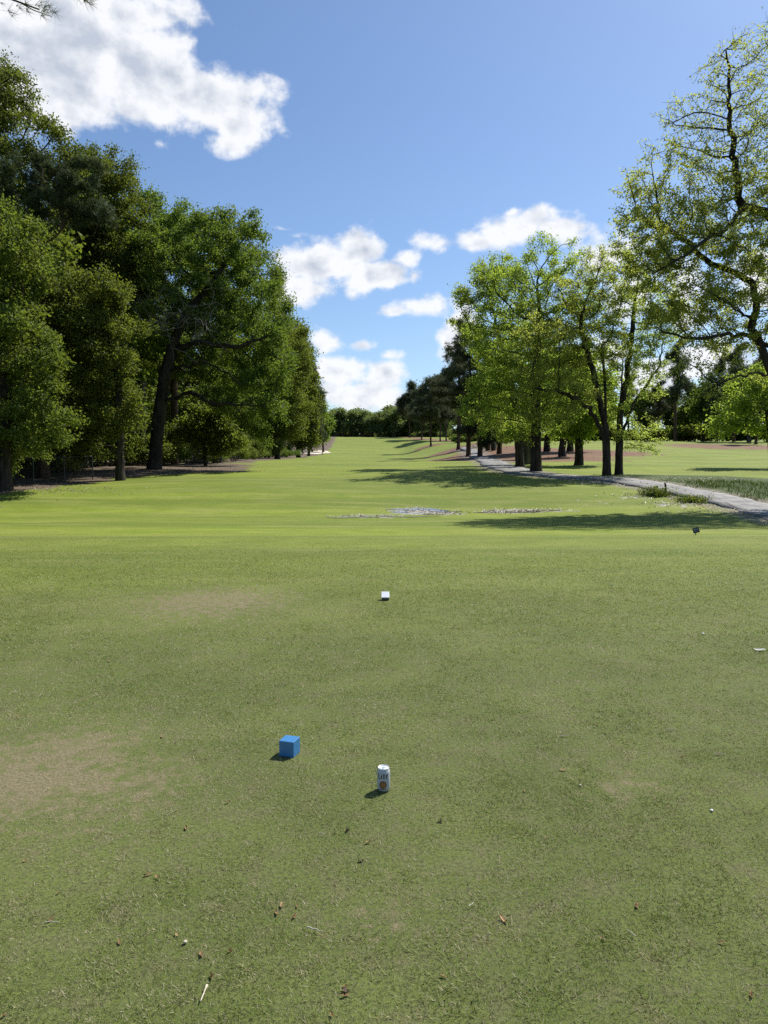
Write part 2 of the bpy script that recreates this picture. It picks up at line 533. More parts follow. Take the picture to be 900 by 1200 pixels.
def make_tree(name, label, cat, base, lobes, R0, leafmat, bark, trunk=None, n_attr=900, D=0.45, kill=0.6, n_leaf=30000, leaf=0.16, seed=1,
              tip=0.011, spread=0.36, needles=False, group=None, droop=0.0, leafy=None, up=0.35, thin=4, minr=0.0, itmax=140, asp=0.6, flare=1.35, clump=0.5, limbs=(), twigs=0, twiglen=.5):
    """base world xyz; lobes in local coordinates (cx,cy,cz,rx,ry,rz[,weight])"""
    r_ = np.random.default_rng(seed)
    A = sample_lobes(lobes, n_attr, r_)
    A = A[A[:, 2] > 0.5]
    if trunk is None:
        zt = np.mean([l[2] for l in lobes])
        cx = np.average([l[0] for l in lobes]); cyy = np.average([l[1] for l in lobes])
        trunk = [(0, 0, -0.15), (cx * .1, cyy * .1, zt * .4), (cx * .4, cyy * .4, zt * .8)]
    P, par, nt = grow(trunk, A, D, kill, r_, droop, itmax, limbs=limbs)
    if twigs:
        has = np.zeros(len(P), bool); has[par[par >= 0]] = True
        src = np.where((np.arange(len(P)) >= nt) & (~has | (r_.random(len(P)) < .45)))[0]
        src = np.repeat(src, twigs)
        d = P[src] - P[np.maximum(par[src], 0)]; d /= np.linalg.norm(d, axis=1)[:, None] + 1e-9
        d = d * .7 + r_.normal(size=d.shape) * .62 + np.array([0, 0, .18]); d /= np.linalg.norm(d, axis=1)[:, None]
        L = (twiglen * r_.uniform(.5, 1.2, len(src)))[:, None]
        a1 = P[src] + d * L * .5 + r_.normal(size=d.shape) * .03
        a2 = P[src] + d * L + r_.normal(size=d.shape) * .05
        n0 = len(P)
        P = np.concatenate([P, a1, a2])
        par = np.concatenate([par, src, n0 + np.arange(len(src))])
    (V, Q), cnt, rad = skeleton_mesh(P, par, R0, tip, flare=flare, minr=minr)
    root = empty(name, base, label, cat, group)
    link('trunk', np_mesh('trunk', V, Q, [bark], smooth=True), root)
    sel = np.where((cnt <= thin) & (np.arange(len(P)) >= nt))[0]
    wgt = np.ones(len(sel))
    if leafy is not None: wgt = leafy(P[sel]) * wgt
    wgt = wgt * (0.35 + r_.random(len(sel)) ** 1.5)
    wgt /= wgt.sum()
    k = r_.choice(len(sel), n_leaf, p=wgt)
    node = sel[k]
    pp = np.where(par[node] >= 0, par[node], node)
    f = r_.random(n_leaf)[:, None]
    c = P[node] * (1 - f) + P[pp] * f
    nodevar = r_.random(len(P))
    big = 0.5 + 0.5 * np.sin(P[:, 0] * 0.9 + seed) * np.cos(P[:, 2] * 0.8 + P[:, 1] * 0.7 + seed * 1.3)
    var = np.clip(0.25 * r_.random(n_leaf) + clump * (0.5 * nodevar[node] + 0.5 * big[node]) + 0.12, 0, 1)
    if needles:
        dirs = P[node] - P[pp]; dirs /= np.linalg.norm(dirs, axis=1)[:, None] + 1e-9
        c = c + r_.normal(size=c.shape) * spread * 0.5
        LV, LQ, lv = needle_tufts(c, dirs, leaf, leaf * 0.12, 7, r_, var)
    else:
        sc = np.array([1, 1, 0.7]) * spread
        c = c + r_.normal(size=c.shape) * sc
        LV, LQ, lv = leaf_quads(c, leaf, r_, up, asp, var)
    link('crown', np_mesh('crown', LV, LQ, [leafmat], {'var': lv}), root)
    return root

def px_lobes(base, Y, spec):
    """spec entries (px,py,rx,ry[,dY[,weight[,depth]]]) read at distance Y -> lobes local to base"""
    out = []
    for s in spec:
        px, py, rx, ry = s[:4]
        dY = s[4] if len(s) > 4 else 0.0
        w = s[5] if len(s) > 5 else 1.0
        p = at(px, py, Y + dY) - base
        k = (Y + dY) / F
        dp = s[6] if len(s) > 6 else 0.5 * (rx + ry) * k * 0.95
        out.append((p[0], p[1], p[2], rx * k, dp, ry * k, w))
    return out
def px_limbs(base, Y, lists):
    return [[tuple(at(q[0], q[1], Y + (q[2] if len(q) > 2 else 0)) - base) for q in l] for l in lists]
def px_path(base, Y, pts):
    out = [(0, 0, -0.15)]
    for (px, py, *d) in pts:
        p = at(px, py, Y + (d[0] if d else 0)) - base
        out.append(tuple(p))
    return out

PINES = []      # ground spots under pines: straw falls there
TRUNKS = []     # every trunk foot

BARE = [(30, 905, 150, 60, 1.25), (140, 915, 90, 40, .9), (250, 705, 120, 24, 1.0), (130, 850, 40, 14, .6), (345, 833, 24, 5, .9), (85, 759, 22, 4, .9), (20, 790, 60, 20, .5),
                                (530, 1010, 30, 18, .85), (420, 1075, 80, 16, .6), (470, 1085, 30, 10, .7), (40, 1110, 70, 30, .75), (330, 975, 30, 15, .45), (400, 905, 30, 8, .35), (720, 920, 18, 7, .8), (810, 1150, 60, 20, .45),
                                (180, 1075, 25, 8, .7), (500, 905, 40, 14, .5), (480, 740, 30, 5, .5), (570, 875, 40, 8, .35), (620, 1020, 20, 9, .4), (250, 960, 60, 20, .4), (390, 660, 40, 6, .35), (480, 940, 25, 8, .5), (100, 1000, 120, 40, .5), (330, 1170, 40, 15, .45)]
# ------------------------------------------------------------------ where things stand
PINE_FEET = [hit(*p) for p in [(505, 522), (480, 513), (516, 517), (522, 516), (553, 535), (563, 535), (572, 528), (585, 532), (536, 527), (495, 514.5)]]
PATH_PX = [(960, 614), (900, 599.5), (850, 587), (800, 576.5), (760, 568.5), (720, 562.5), (680, 560), (640, 557.5), (612, 553.5), (592, 548), (577, 542.5), (566, 538), (559, 535), (556, 531.5), (552, 528), (545, 525.5), (550, 523.5)]
PATH = np.array([hit(*p) for p in PATH_PX])
def spline(pts, n=12):
    pts = np.asarray(pts, float)
    p = np.vstack([2 * pts[0] - pts[1], pts, 2 * pts[-1] - pts[-2]])
    out = []
    for i in range(1, len(p) - 2):
        for t in np.linspace(0, 1, n, endpoint=False):
            out.append(0.5 * ((2 * p[i]) + (-p[i - 1] + p[i + 1]) * t + (2 * p[i - 1] - 5 * p[i] + 4 * p[i + 1] - p[i + 2]) * t**2 + (-p[i - 1] + 3 * p[i] - 3 * p[i + 1] + p[i + 2]) * t**3))
    out.append(p[-2])
    return np.array(out)
PC = spline(PATH[:, :2], 14)
EDGE = np.array([(15, -17), (27, -15.8), (33, -17.2), (37, -16.6), (42, -14.9), (47, -10.9), (52, -9.6), (57, -10.5), (63, -13.5), (72, -15.5), (100, -15.6), (150, -17), (205, -19), (300, -22), (400, -26)], float)

# ------------------------------------------------------------------ ground sheet
def build_ground():
    ys = np.concatenate([np.arange(-14, 20, 0.5), np.arange(20, 62, 0.35), np.arange(62, 150, 1.2), np.arange(150, 450, 3.0), np.geomspace(450, 3600, 26)])
    xs = np.concatenate([-np.geomspace(62, 2600, 22)[::-1], np.arange(-60, 60.01, 0.6), np.geomspace(62, 2600, 22)])
    X, Y = np.meshgrid(xs, ys)
    Z = ground(X, Y)
    x, y = X.ravel(), Y.ravel()
    V = np.stack([x, y, Z.ravel()], 1)
    nx = len(xs)
    i = (np.arange(len(ys) - 1)[:, None] * nx + np.arange(nx - 1)[None, :]).ravel()
    Q = np.stack([i, i + 1, i + nx + 1, i + nx], 1)
    # brown leaf litter under the left wood
    wig = 0.8 * np.sin(y * 0.55) + 0.5 * np.sin(y * 1.3 + 1) + 0.4 * np.sin(y * 2.3 + x)
    e = np.interp(y, EDGE[:, 0], EDGE[:, 1]) + wig * 0.6
    lit = sst(1.6, -1.6, x - e) * sst(24, 30, y)
    # red-brown straw under the right-hand pines and oaks
    st = np.zeros(len(x))
    spots = [(p[0] + 1.0, p[1] - 2, 10.0) for p in PINE_FEET] + [(p[0], p[1], 9) for p in (hit(641, 529), hit(668, 529), hit(610, 533), hit(690, 531), hit(640, 538))] + \
            [(p[0], p[1], 10) for p in (hit(880, 524), hit(840, 523), hit(910, 525))]
    for (sx, sy, sr) in spots:
        st = np.maximum(st, np.exp(-(((x - sx) / sr) ** 2 + ((y - sy) / (sr * 1.5)) ** 2) * 1.1))
    # worn thatch on the tee
    bare = np.zeros(len(x))
    for (px, py, rx, ry, w) in BARE:
        p = hit(px, py); p1 = hit(px + rx, py); p2 = hit(px, py - ry); p3 = hit(px, py + ry)
        ax, ay = abs(p1[0] - p[0]), abs(p2[1] - p3[1]) / 2
        bare = np.maximum(bare, w * np.exp(-((x - p[0]) / ax) ** 2 - ((y - p[1]) / ay) ** 2))
    # wet mud in the swale, also the mask for its painted glints
    mud_glint = np.zeros(len(x))
    for (px, py, rx, ry, w) in [(440, 605, 50, 3, .8), (490, 600, 40, 4.5, 1), (525, 602, 25, 3, .8), (600, 599.5, 50, 3, .95), (660, 599, 40, 2.5, .6), (700, 588, 50, 6, .4), (790, 592, 45, 6, .55), (745, 583, 35, 4, .55), (700, 566, 60, 3, .6)]:
        p = hit(px, py); p1 = hit(px + rx, py); p2 = hit(px, py - ry); p3 = hit(px, py + ry)
        ax, ay = abs(p1[0] - p[0]), abs(p2[1] - p3[1]) / 2
        mud_glint = np.maximum(mud_glint, w * np.exp(-((x - p[0]) / ax) ** 2 - ((y - p[1]) / ay) ** 2))
    # dist to path: worn verge
    d = np.full(len(x), 99.0)
    near = np.where((x > 5) & (x < 30) & (y > 15) & (y < 400))[0]
    for k in range(0, len(PC), 3):
        d[near] = np.minimum(d[near], np.hypot(x[near] - PC[k, 0], y[near] - PC[k, 1]))
    verge = sst(3.4, 1.3, d)
    # mown closer on tee; rough grass beyond the path and near the trees
    tee = sst(18.2, 14.8, y + 0.7 * np.sin(x * 0.27 + 1) + 0.4 * np.sin(x * 0.71)) * (0.30 + 0.70 * sst(13.5, 4.0, y))
    right = np.interp(y, [10, 28, 38, 45, 60, 100], [14.5, 14.8, 14.0, 11.5, 10.5, 12])
    rough = sst(0.5, 2.0, x - right) * sst(4, 0, np.abs(x - right) - 7) * sst(20, 26, y) * sst(47, 41, y)
    me = np_mesh('ground', V, Q, [M_GROUND], {'litter': lit, 'straw': st, 'bare': bare, 'mud_glint': mud_glint, 'verge': verge, 'tee': tee, 'rough': rough}, smooth=True)
    return tag(link('ground', me), kind='structure')

def ground_material():
    m, h, out = new_mat('mown_ground')
    p = posn(h)
    n_big = h.noise(p, 0.16, 4, 0.55)
    n_mid = h.noise(p, 0.9, 5, 0.6)
    n_small = h.noise(p, 7.0, 5, 0.65)
    n_fine = h.noise(p, 60.0, 4, 0.7)
    n_blade = h.noise(p, 230.0, 3, 0.7)
    tee_ = attr(h, 'tee')
    # fairway: bright yellow-green, patchy
    fw = h.mix(h.ramp(n_mid, 0.3, 0.7), (0.150, 0.200, 0.016), (0.205, 0.250, 0.030))
    fw = h.mix(h.ramp(n_big, 0.45, 0.68, 0, .5), fw, (0.205, 0.218, 0.042))
    fw = h.mix(h.ramp(n_small, 0.55, 0.75, 0, .35), fw, (0.105, 0.145, 0.014))
    band = h.noise(h.vmath('MULTIPLY', p, (.035, .30, 1)), 1.0, 4, .6)
    fw = h.mix(h.ramp(band, .38, .62, 0, .8), fw, (0.112, 0.152, 0.020))
    fw = h.mix(h.ramp(h.noise(h.vmath('MULTIPLY', p, (.25, 1.6, 1)), 1.0, 5, .65), .48, .66, 0, .55), fw, (0.240, 0.245, 0.068))
    fw = h.mix(h.ramp(h.noise(h.vmath('MULTIPLY', p, (1.2, 5.0, 1)), 1.0, 6, .7), .52, .70, 0, .5), fw, (0.095, 0.125, 0.022))
    # tee: duller green with thatch
    te = h.mix(h.ramp(n_mid, 0.34, 0.66), (0.092, 0.128, 0.022), (0.134, 0.170, 0.036))
    te = h.mix(h.ramp(n_small, 0.44, 0.70, 0, .6), te, (0.150, 0.138, 0.066))
    te = h.mix(h.ramp(n_fine, 0.42, 0.66, 0, .7), te, (0.030, 0.036, 0.013))
    te = h.mix(h.ramp(n_blade, 0.50, 0.68, 0, .75), te, (0.210, 0.200, 0.110))
    c = h.mix(tee_, fw, te)
    # worn places
    bf = h.ramp(h.math('ADD', attr(h, 'bare'), h.math('MULTIPLY', h.math('SUBTRACT', h.noise(p, 9.0, 8, 0.80), 0.5), 4.0)), 0.42, 1.02, 0, .9)
    thatch = h.mix(h.ramp(n_fine, 0.35, 0.65), (0.130, 0.108, 0.060), (0.270, 0.225, 0.130))
    c = h.mix(bf, c, thatch)
    # rough
    rg = h.mix(h.ramp(n_small, 0.35, 0.65), (0.030, 0.050, 0.012), (0.075, 0.105, 0.022))
    c = h.mix(h.ramp(h.math('ADD', attr(h, 'rough'), h.math('MULTIPLY', h.math('SUBTRACT', n_small, 0.5), 0.7)), .35, .6), c, rg)
    # litter and straw
    ll = h.mix(h.ramp(h.noise(p, 9.0, 6, 0.7), 0.38, 0.66), (0.060, 0.042, 0.028), (0.225, 0.175, 0.125))
    lf = h.ramp(h.math('ADD', attr(h, 'litter'), h.math('MULTIPLY', h.math('SUBTRACT', h.noise(p, 1.6, 6, 0.65), 0.5), 0.9)), 0.40, 0.62)
    c = h.mix(lf, c, ll)
    ss = h.mix(h.ramp(h.noise(p, 4.0, 6, 0.7), 0.36, 0.66), (0.105, 0.055, 0.032), (0.235, 0.135, 0.080))
    sf = h.ramp(h.math('ADD', attr(h, 'straw'), h.math('MULTIPLY', h.math('SUBTRACT', h.noise(p, 0.55, 6, 0.65), 0.5), 1.0)), 0.42, 0.70)
    c = h.mix(sf, c, ss)
    # verge dirt, then mud whose pale tone stands for sun and cloud glints
    vf = h.ramp(h.math('ADD', attr(h, 'verge'), h.math('MULTIPLY', h.math('SUBTRACT', h.noise(p, 2.6, 7, 0.7), 0.5), 1.7)), 0.62, 0.90, 0, .8)
    c = h.mix(vf, c, h.mix(h.ramp(n_small, 0.4, 0.62), (0.10, 0.082, 0.060), (0.30, 0.265, 0.215)))
    mf = h.ramp(h.math('ADD', attr(h, 'mud_glint'), h.math('MULTIPLY', h.math('SUBTRACT', h.noise(p, 3.2, 7, 0.7), 0.5), 1.6)), 0.42, 0.66)
    c = h.mix(mf, c, h.mix(h.ramp(n_small, 0.4, 0.62), (0.11, 0.098, 0.070), (0.48, 0.45, 0.39)))
    hgt = h.math('ADD', h.math('MULTIPLY', n_fine, 0.6), h.math('ADD', h.math('MULTIPLY', n_blade, 0.5), h.math('MULTIPLY', n_small, 0.8)))
    nb = bump(h, hgt, 0.55, 0.03)
    rough = h.math('MULTIPLY_ADD', mf, -0.45, 0.85)
    h.link(bsdf(h, c, rough, 0.18, normal=nb), out.inputs[0])
    return m
M_GROUND = ground_material()
build_ground()

# cart path: a concrete ribbon standing a little proud of the ground
def path_material():
    m, h, out = new_mat('concrete')
    p = posn(h)
    n = h.noise(p, 1.4, 7, 0.65); f = h.noise(p, 40, 4, 0.7)
    c = h.mix(h.ramp(n, 0.32, 0.68), (0.150, 0.145, 0.140), (0.290, 0.280, 0.270))
    c = h.mix(h.ramp(h.noise(p, 3.5, 6, 0.7), 0.58, 0.74, 0, .75), c, (0.135, 0.115, 0.09))
    c = h.mix(h.ramp(f, 0.55, 0.8, 0, .4), c, (0.14, 0.135, 0.13))
    jt = h.math('FRACT', h.math('DIVIDE', attr(h, 'along'), 2.6))
    c = h.mix(h.ramp(h.math('ABSOLUTE', h.math('SUBTRACT', jt, .5)), .0, .022, .85, 0), c, (.045, .042, .036))
    cr = h.n('ShaderNodeTexVoronoi', feature='DISTANCE_TO_EDGE'); cr.inputs['Scale'].default_value = .42
    h.link(h.vmath('ADD', p, h.vmath('MULTIPLY', h.n('ShaderNodeTexNoise').outputs['Color'], (.5, .5, 0))), cr.inputs['Vector'])
    c = h.mix(h.ramp(cr.outputs['Distance'], .0, .025, .8, 0), c, (.05, .045, .038))
    c = h.mix(h.ramp(h.noise(p, 5.5, 7, .75), .60, .68, 0, .8), c, (.10, .115, .035))
    h.link(bsdf(h, c, 0.8, 0.25, normal=bump(h, f, 0.3, 0.01)), out.inputs[0])
    return m
M_PATH = path_material()
def build_path():
    t = np.gradient(PC, axis=0); t /= np.linalg.norm(t, axis=1)[:, None]
    nrm = np.stack([t[:, 1], -t[:, 0]], 1)
    r_ = np.random.default_rng(3)
    V, ss = [], []
    slen = np.concatenate([[0], np.cumsum(np.linalg.norm(np.diff(PC, axis=0), axis=1))])
    s = np.arange(len(PC))
    for k in range(len(PC)):
        nf = 1.15 - .45 * float(sst(55, 110, PC[k][1])); wl = nf + 0.08 * math.sin(k * 0.7) + 0.05 * r_.random(); wr = nf + 0.08 * math.sin(k * 0.9 + 2) + 0.05 * r_.random()
        zc = float(ground(*PC[k])) + 0.055
        prof_ = [(-wl - .03, -0.30), (-wl, 0.0), (-wl * .5, 0.012), (0, 0.016), (wr * .5, 0.012), (wr, 0.0), (wr + .03, -0.30)]
        ss.extend([slen[k]] * 7)
        for (o, dz) in prof_:
            q = PC[k] + nrm[k] * o
            zz = max(zc, float(ground(*q)) + 0.045)
            V.append((q[0], q[1], zz + dz))
    n = 7
    i = (np.arange(len(PC) - 1)[:, None] * n + np.arange(n - 1)[None]).ravel()
    Q = np.stack([i, i + 1, i + n + 1, i + n], 1)
    tag(link('cart_path', np_mesh('cart_path', V, Q, [M_PATH], {'along': ss}, smooth=False)), kind='structure')
build_path()

# puddles and bunkers: irregular sheets that follow the ground
def blob_sheet(name, cx, cy_, rx, ry, mat, dz, seed, n=64, rings=5, amp=0.28, kind='structure', flat=False, dome=0.0):
    r_ = np.random.default_rng(seed)
    ph = r_.random(6) * 6.28
    a = np.arange(n) / n * 2 * math.pi
    w = 1 + amp * (0.5 * np.sin(2 * a + ph[0]) + 0.35 * np.sin(3 * a + ph[1]) + 0.3 * np.sin(5 * a + ph[2]) + 0.22 * np.sin(9 * a + ph[3]) + 0.16 * np.sin(14 * a + ph[4]))
    V = [(cx, cy_, 0)]
    for k in range(1, rings + 1):
        for j in range(n):
            V.append((cx + rx * w[j] * k / rings * math.cos(a[j]), cy_ + ry * w[j] * k / rings * math.sin(a[j]), 0))
    V = np.array(V)
    V[:, 2] = (float(ground(cx, cy_)) if flat else ground(V[:, 0], V[:, 1])) + dz
    if dome:
        for k in range(rings + 1):
            idx = [0] if k == 0 else range(1 + (k - 1) * n, 1 + k * n)
            for j in idx: V[j, 2] += dome * (1 - (k / rings) ** 2)
    T = np.array([(0, 1 + j, 1 + (j + 1) % n) for j in range(n)])
    Qd = np.array([(1 + k * n + j, 1 + (k + 1) * n + j, 1 + (k + 1) * n + (j + 1) % n, 1 + k * n + (j + 1) % n) for k in range(rings - 1) for j in range(n)])
    return tag(link(name, np_mesh(name, V, [T, Qd], [mat], smooth=True)), kind=kind)
def water_material():
    m, h, out = new_mat('muddy_water')
    p = posn(h)
    c = h.mix(h.noise(p, 2.0, 4), (0.10, 0.095, 0.08), (0.16, 0.15, 0.125))
    h.link(bsdf(h, c, 0.10, 1.0, normal=bump(h, h.noise(p, 6.0, 3), 0.03, 0.01)), out.inputs[0])
    return m
def sand_material():
    m, h, out = new_mat('sand')
    p = posn(h)
    c = h.mix(h.noise(p, 0.8, 5), (0.50, 0.43, 0.32), (0.66, 0.59, 0.46))
    h.link(bsdf(h, c, 0.9, 0.1, normal=bump(h, h.noise(p, 3, 4), 0.4, 0.05)), out.inputs[0])
    return m
M_WATER = water_material(); M_SAND = sand_material()
for k, (px, py, rx, ry) in enumerate([(450, 605.2, 44, 1.2), (400, 606.5, 18, .7), (425, 606, 14, .6), (490, 597.3, 38, 1.0), (590, 600.5, 26, 1.1), (628, 598.8, 22, .9), (522, 599.8, 16, .9), (508, 603, 14, .7), (470, 600.3, 12, .6)]):
    p = hit(px, py); p1 = hit(px + rx, py); p2 = hit(px, py - ry); p3 = hit(px, py + ry)
    blob_sheet('puddle', p[0], p[1], abs(p1[0] - p[0]), abs(p2[1] - p3[1]) / 2, M_WATER, 0.012, 20 + k, amp=0.55)
def px_sheet(name, px, py, rx, ry, mat, dz, seed, **kw):
    p = hit(px, py); p1 = hit(px + rx, py); p2 = hit(px, py - ry); p3 = hit(px, py + ry)
    return blob_sheet(name, p[0], p[1], abs(p1[0] - p[0]), abs(p2[1] - p3[1]) / 2, mat, dz, seed, **kw)
px_sheet('sand_bunker', 366, 531.0, 21, 1.5, M_SAND, 0.10, 41, amp=.3)
px_sheet('sand_bunker', 442, 511.2, 12, 0.5, M_SAND, 0.10, 42, amp=.3)
px_sheet('sand_bunker', 404, 511.5, 16, 0.4, M_SAND, 0.10, 43, amp=.3)

# ------------------------------------------------------------------ left wood
def T(name, label, cat, px, py, spec, R0, lm, bk, Y=None, path=None, limbs=(), **kw):
    base = hit(px, py) if Y is None else gpx(px, Y)
    return make_tree(name, label, cat, base, px_lobes(base, base[1], spec), R0, lm, bk, trunk=(px_path(base, base[1], path) if path else None), limbs=px_limbs(base, base[1], limbs), **kw)

T('oak_tree', 'big oak with dark trunk leaning right and wide crown before the left wood', 'tree', 180, 550,
  [(200, 330, 58, 62), (262, 292, 52, 46), (240, 345, 60, 50, 1), (300, 372, 40, 58), (255, 410, 70, 42, 2.5), (312, 430, 30, 55), (290, 470, 44, 34, 1.5), (318, 480, 22, 32), (165, 395, 30, 36, 2.5), (332, 425, 14, 50)],
  0.45, M_LEAF_OAK, M_BARK, path=[(186, 490), (193, 440), (206, 395), (222, 355)], n_attr=1250, D=0.5, kill=0.8, n_leaf=95000, leaf=0.16, seed=11, spread=.22, thin=2, twigs=2, twiglen=.75,
  limbs=[[(189, 474), (222, 459, -1), (253, 474, -2), (308, 476, -2.5)], [(206, 410), (232, 402, -1), (275, 408, -1.5), (310, 395, -2)], [(200, 430), (240, 425, -2), (267, 437, -2.5), (303, 480, -3)], [(215, 372), (250, 330), (275, 290)]])
T('broadleaf_tree', 'slim broadleaf tree with a straight dark trunk in front of the left wood', 'tree', 141, 563,
  [(85, 375, 60, 40), (122, 425, 36, 44), (70, 450, 55, 40), (132, 482, 34, 28), (85, 500, 55, 26), (50, 340, 50, 30), (140, 385, 28, 34), (115, 345, 40, 26)],
  0.24, M_LEAF_LIGHT, M_BARK, path=[(140, 500), (139, 440), (130, 400)], n_attr=850, D=0.42, kill=0.6, n_leaf=80000, leaf=0.14, seed=12, thin=2, spread=.23, twigs=2, twiglen=.7)
T('broadleaf_tree', 'light green broadleaf tree at the left edge of the photo, foliage nearly to the fence', 'tree', 6, 574,
  [(15, 300, 50, 55), (-25, 350, 60, 60), (10, 400, 55, 50), (30, 440, 50, 40), (-20, 470, 60, 40), (38, 500, 48, 28), (-5, 525, 50, 24), (-60, 300, 50, 60)],
  0.30, M_LEAF_LIGHT, M_BARK, path=[(5, 500), (0, 430), (-5, 380)], n_attr=850, D=0.42, kill=0.6, n_leaf=80000, leaf=0.14, seed=13, thin=2, spread=.23, twigs=2, twiglen=.7)
T('broadleaf_tree', 'tallest broadleaf tree, topmost crown of the left wood at the photo edge', 'tree', -12, 565,
  [(8, 130, 40, 48), (-40, 110, 60, 60), (45, 175, 40, 42), (-20, 190, 60, 50), (75, 200, 32, 35), (15, 235, 50, 40), (-70, 170, 60, 70)],
  0.42, M_LEAF_WOOD, M_BARK, Y=44, path=[(-10, 420), (-8, 300), (0, 200)], n_attr=800, D=0.5, kill=0.7, n_leaf=62000, leaf=0.16, seed=14, thin=2, spread=.28, twigs=2, twiglen=.8)
T('pine_tree', 'dark pine with bare crooked limbs high in the left wood', 'tree', 52, 566,
  [(80, 215, 55, 34), (40, 250, 45, 30), (110, 250, 32, 24), (60, 190, 35, 22), (20, 215, 40, 30), (95, 190, 25, 16)],
  0.30, M_NEEDLE_NEAR, M_BARK_PINE, Y=40, path=[(50, 450), (45, 330), (42, 250), (50, 200)], n_attr=300, D=0.5, kill=0.8, n_leaf=4200, leaf=0.34, seed=15, needles=True, spread=0.30, thin=2, tip=0.016, limbs=[[(45, 300), (75, 262), (60, 200)], [(46, 320), (70, 285, -2), (110, 275, -3), (125, 245, -3)], [(44, 280), (20, 250), (5, 225)]])
T('broadleaf_tree', 'rounded broadleaf tree below the high pine in the left wood', 'tree', 98, 562,
  [(110, 275, 48, 50), (80, 310, 50, 40), (130, 225, 36, 42), (150, 310, 40, 45), (100, 345, 60, 35), (120, 200, 22, 28)],
  0.34, M_LEAF_WOOD, M_BARK, Y=50, path=[(100, 430), (105, 320), (110, 260)], n_attr=800, D=0.5, kill=0.7, n_leaf=70000, leaf=0.165, seed=16, thin=2, spread=.28, twigs=2, twiglen=.8)
T('broadleaf_tree', 'tall broadleaf tree just left of the leaning oak', 'tree', 165, 555,
  [(185, 265, 40, 40), (160, 310, 42, 50), (205, 290, 34, 40), (150, 370, 50, 48), (185, 350, 40, 50), (165, 245, 22, 25), (140, 420, 40, 36)],
  0.36, M_LEAF_OAK, M_BARK_GREY, Y=57, path=[(166, 430), (168, 330), (175, 280)], n_attr=800, D=0.55, kill=0.75, n_leaf=62000, leaf=0.18, seed=17, thin=2, spread=.28, twigs=2, twiglen=.8)
T('broadleaf_tree', 'tall broadleaf tree whose flat top rises behind the leaning oak', 'tree', 255, 545,
  [(240, 280, 30, 34), (280, 282, 28, 34), (262, 262, 24, 18), (300, 320, 30, 40), (270, 330, 50, 45), (310, 390, 34, 50), (285, 420, 50, 50), (225, 262, 18, 16)],
  0.40, M_LEAF_OAK, M_BARK, Y=68, path=[(256, 430), (258, 350), (260, 300)], n_attr=1100, D=0.6, kill=0.85, n_leaf=46000, leaf=0.21, seed=18, spread=0.45)
T('maple_sapling', 'young double stemmed maple with bright leaves under the leaning oak', 'tree', 241, 546,
  [(230, 505, 22, 16), (258, 500, 24, 16), (275, 515, 22, 12), (245, 485, 24, 12), (215, 500, 16, 14)],
  0.13, M_LEAF_LIGHT, M_BARK, path=[(239, 515), (241, 490)], n_attr=500, D=0.3, kill=0.45, n_leaf=11000, leaf=0.22, seed=19, tip=.008)
T('broadleaf_tree', 'round leafy tree with a short trunk standing in the grass past the oak', 'tree', 325, 538,
  [(330, 400, 20, 45), (342, 430, 22, 50), (322, 450, 22, 45), (345, 475, 22, 35), (318, 500, 18, 22), (336, 505, 24, 20), (325, 350, 14, 36)],
  0.45, M_LEAF_LIGHT, M_BARK, n_attr=900, D=0.8, kill=1.1, n_leaf=46000, leaf=0.3, seed=20, spread=0.6)
T('broadleaf_tree', 'broadleaf tree behind the round leafy tree, its crown stepping down to the fairway', 'tree', 350, 535,
  [(352, 430, 16, 46), (358, 465, 16, 38), (346, 480, 18, 36), (366, 500, 12, 22), (340, 420, 14, 50), (352, 395, 10, 24)],
  0.42, M_LEAF_OAK, M_BARK, Y=150, n_attr=600, D=1.0, kill=1.4, n_leaf=24000, leaf=0.5, seed=21, spread=0.8)
T('pine_tree', 'greyish pine at the far end of the left wood above the sand bunker', 'tree', 362, 533,
  [(364, 445, 9, 22), (368, 470, 12, 20), (366, 495, 13, 18), (372, 510, 10, 10)],
  0.34, M_NEEDLE, M_BARK_PINE, Y=190, n_attr=260, D=1.2, kill=1.6, n_leaf=7000, leaf=0.8, seed=22, needles=True, spread=1.2)
T('broadleaf_tree', 'last bright green tree of the left wood beside the far fairway', 'tree', 379, 521,
  [(378, 490, 8, 18), (383, 500, 6, 12), (374, 503, 9, 13), (380, 512, 6, 7)],
  0.35, M_LEAF_LIGHT, M_BARK, Y=255, n_attr=240, D=1.4, kill=1.8, n_leaf=9000, leaf=0.75, seed=23, spread=1.0)
PROTO_PINE = None

# bare grey twigs hanging inside the oak
def dead_limbs(parent_name, px, py, Y, n, seed, L=2.6):
    r_ = np.random.default_rng(seed)
    oak = bpy.data.objects[parent_name]
    base = np.array(oak.location)
    paths = []
    o = at(px, py, Y) - base
    for k in range(n):
        p = o + r_.normal(size=3) * np.array([1.1, .7, 1.0])
        d = r_.normal(size=3) + np.array([0.5, -0.3, 0.3]); d /= np.linalg.norm(d)
        pts = [p]
        for j in range(6):
            d = d + r_.normal(size=3) * 0.3; d /= np.linalg.norm(d)
            pts.append(pts[-1] + d * L / 6 * r_.uniform(.7, 1.2))
        paths.append((np.array(pts), np.linspace(.022, .006, 7)))
        for j in (2, 3, 4, 5):
            d2 = d + r_.normal(size=3) * .8; d2 /= np.linalg.norm(d2)
            paths.append((np.array([pts[j], pts[j] + d2 * .4 + r_.normal(size=3) * .05, pts[j] + d2 * .9 + r_.normal(size=3) * .15]), np.array([.011, .008, .004])))
    V, Q = tubes(paths, 4)
    o_ = link('dead_branches', np_mesh('dead_branches', V, Q, [M_DEAD], smooth=True), oak)
    o_['label'] = 'bare grey dead branches low inside the crown'
dead_limbs('oak_tree', 212, 375, 48.0, 46, 5)

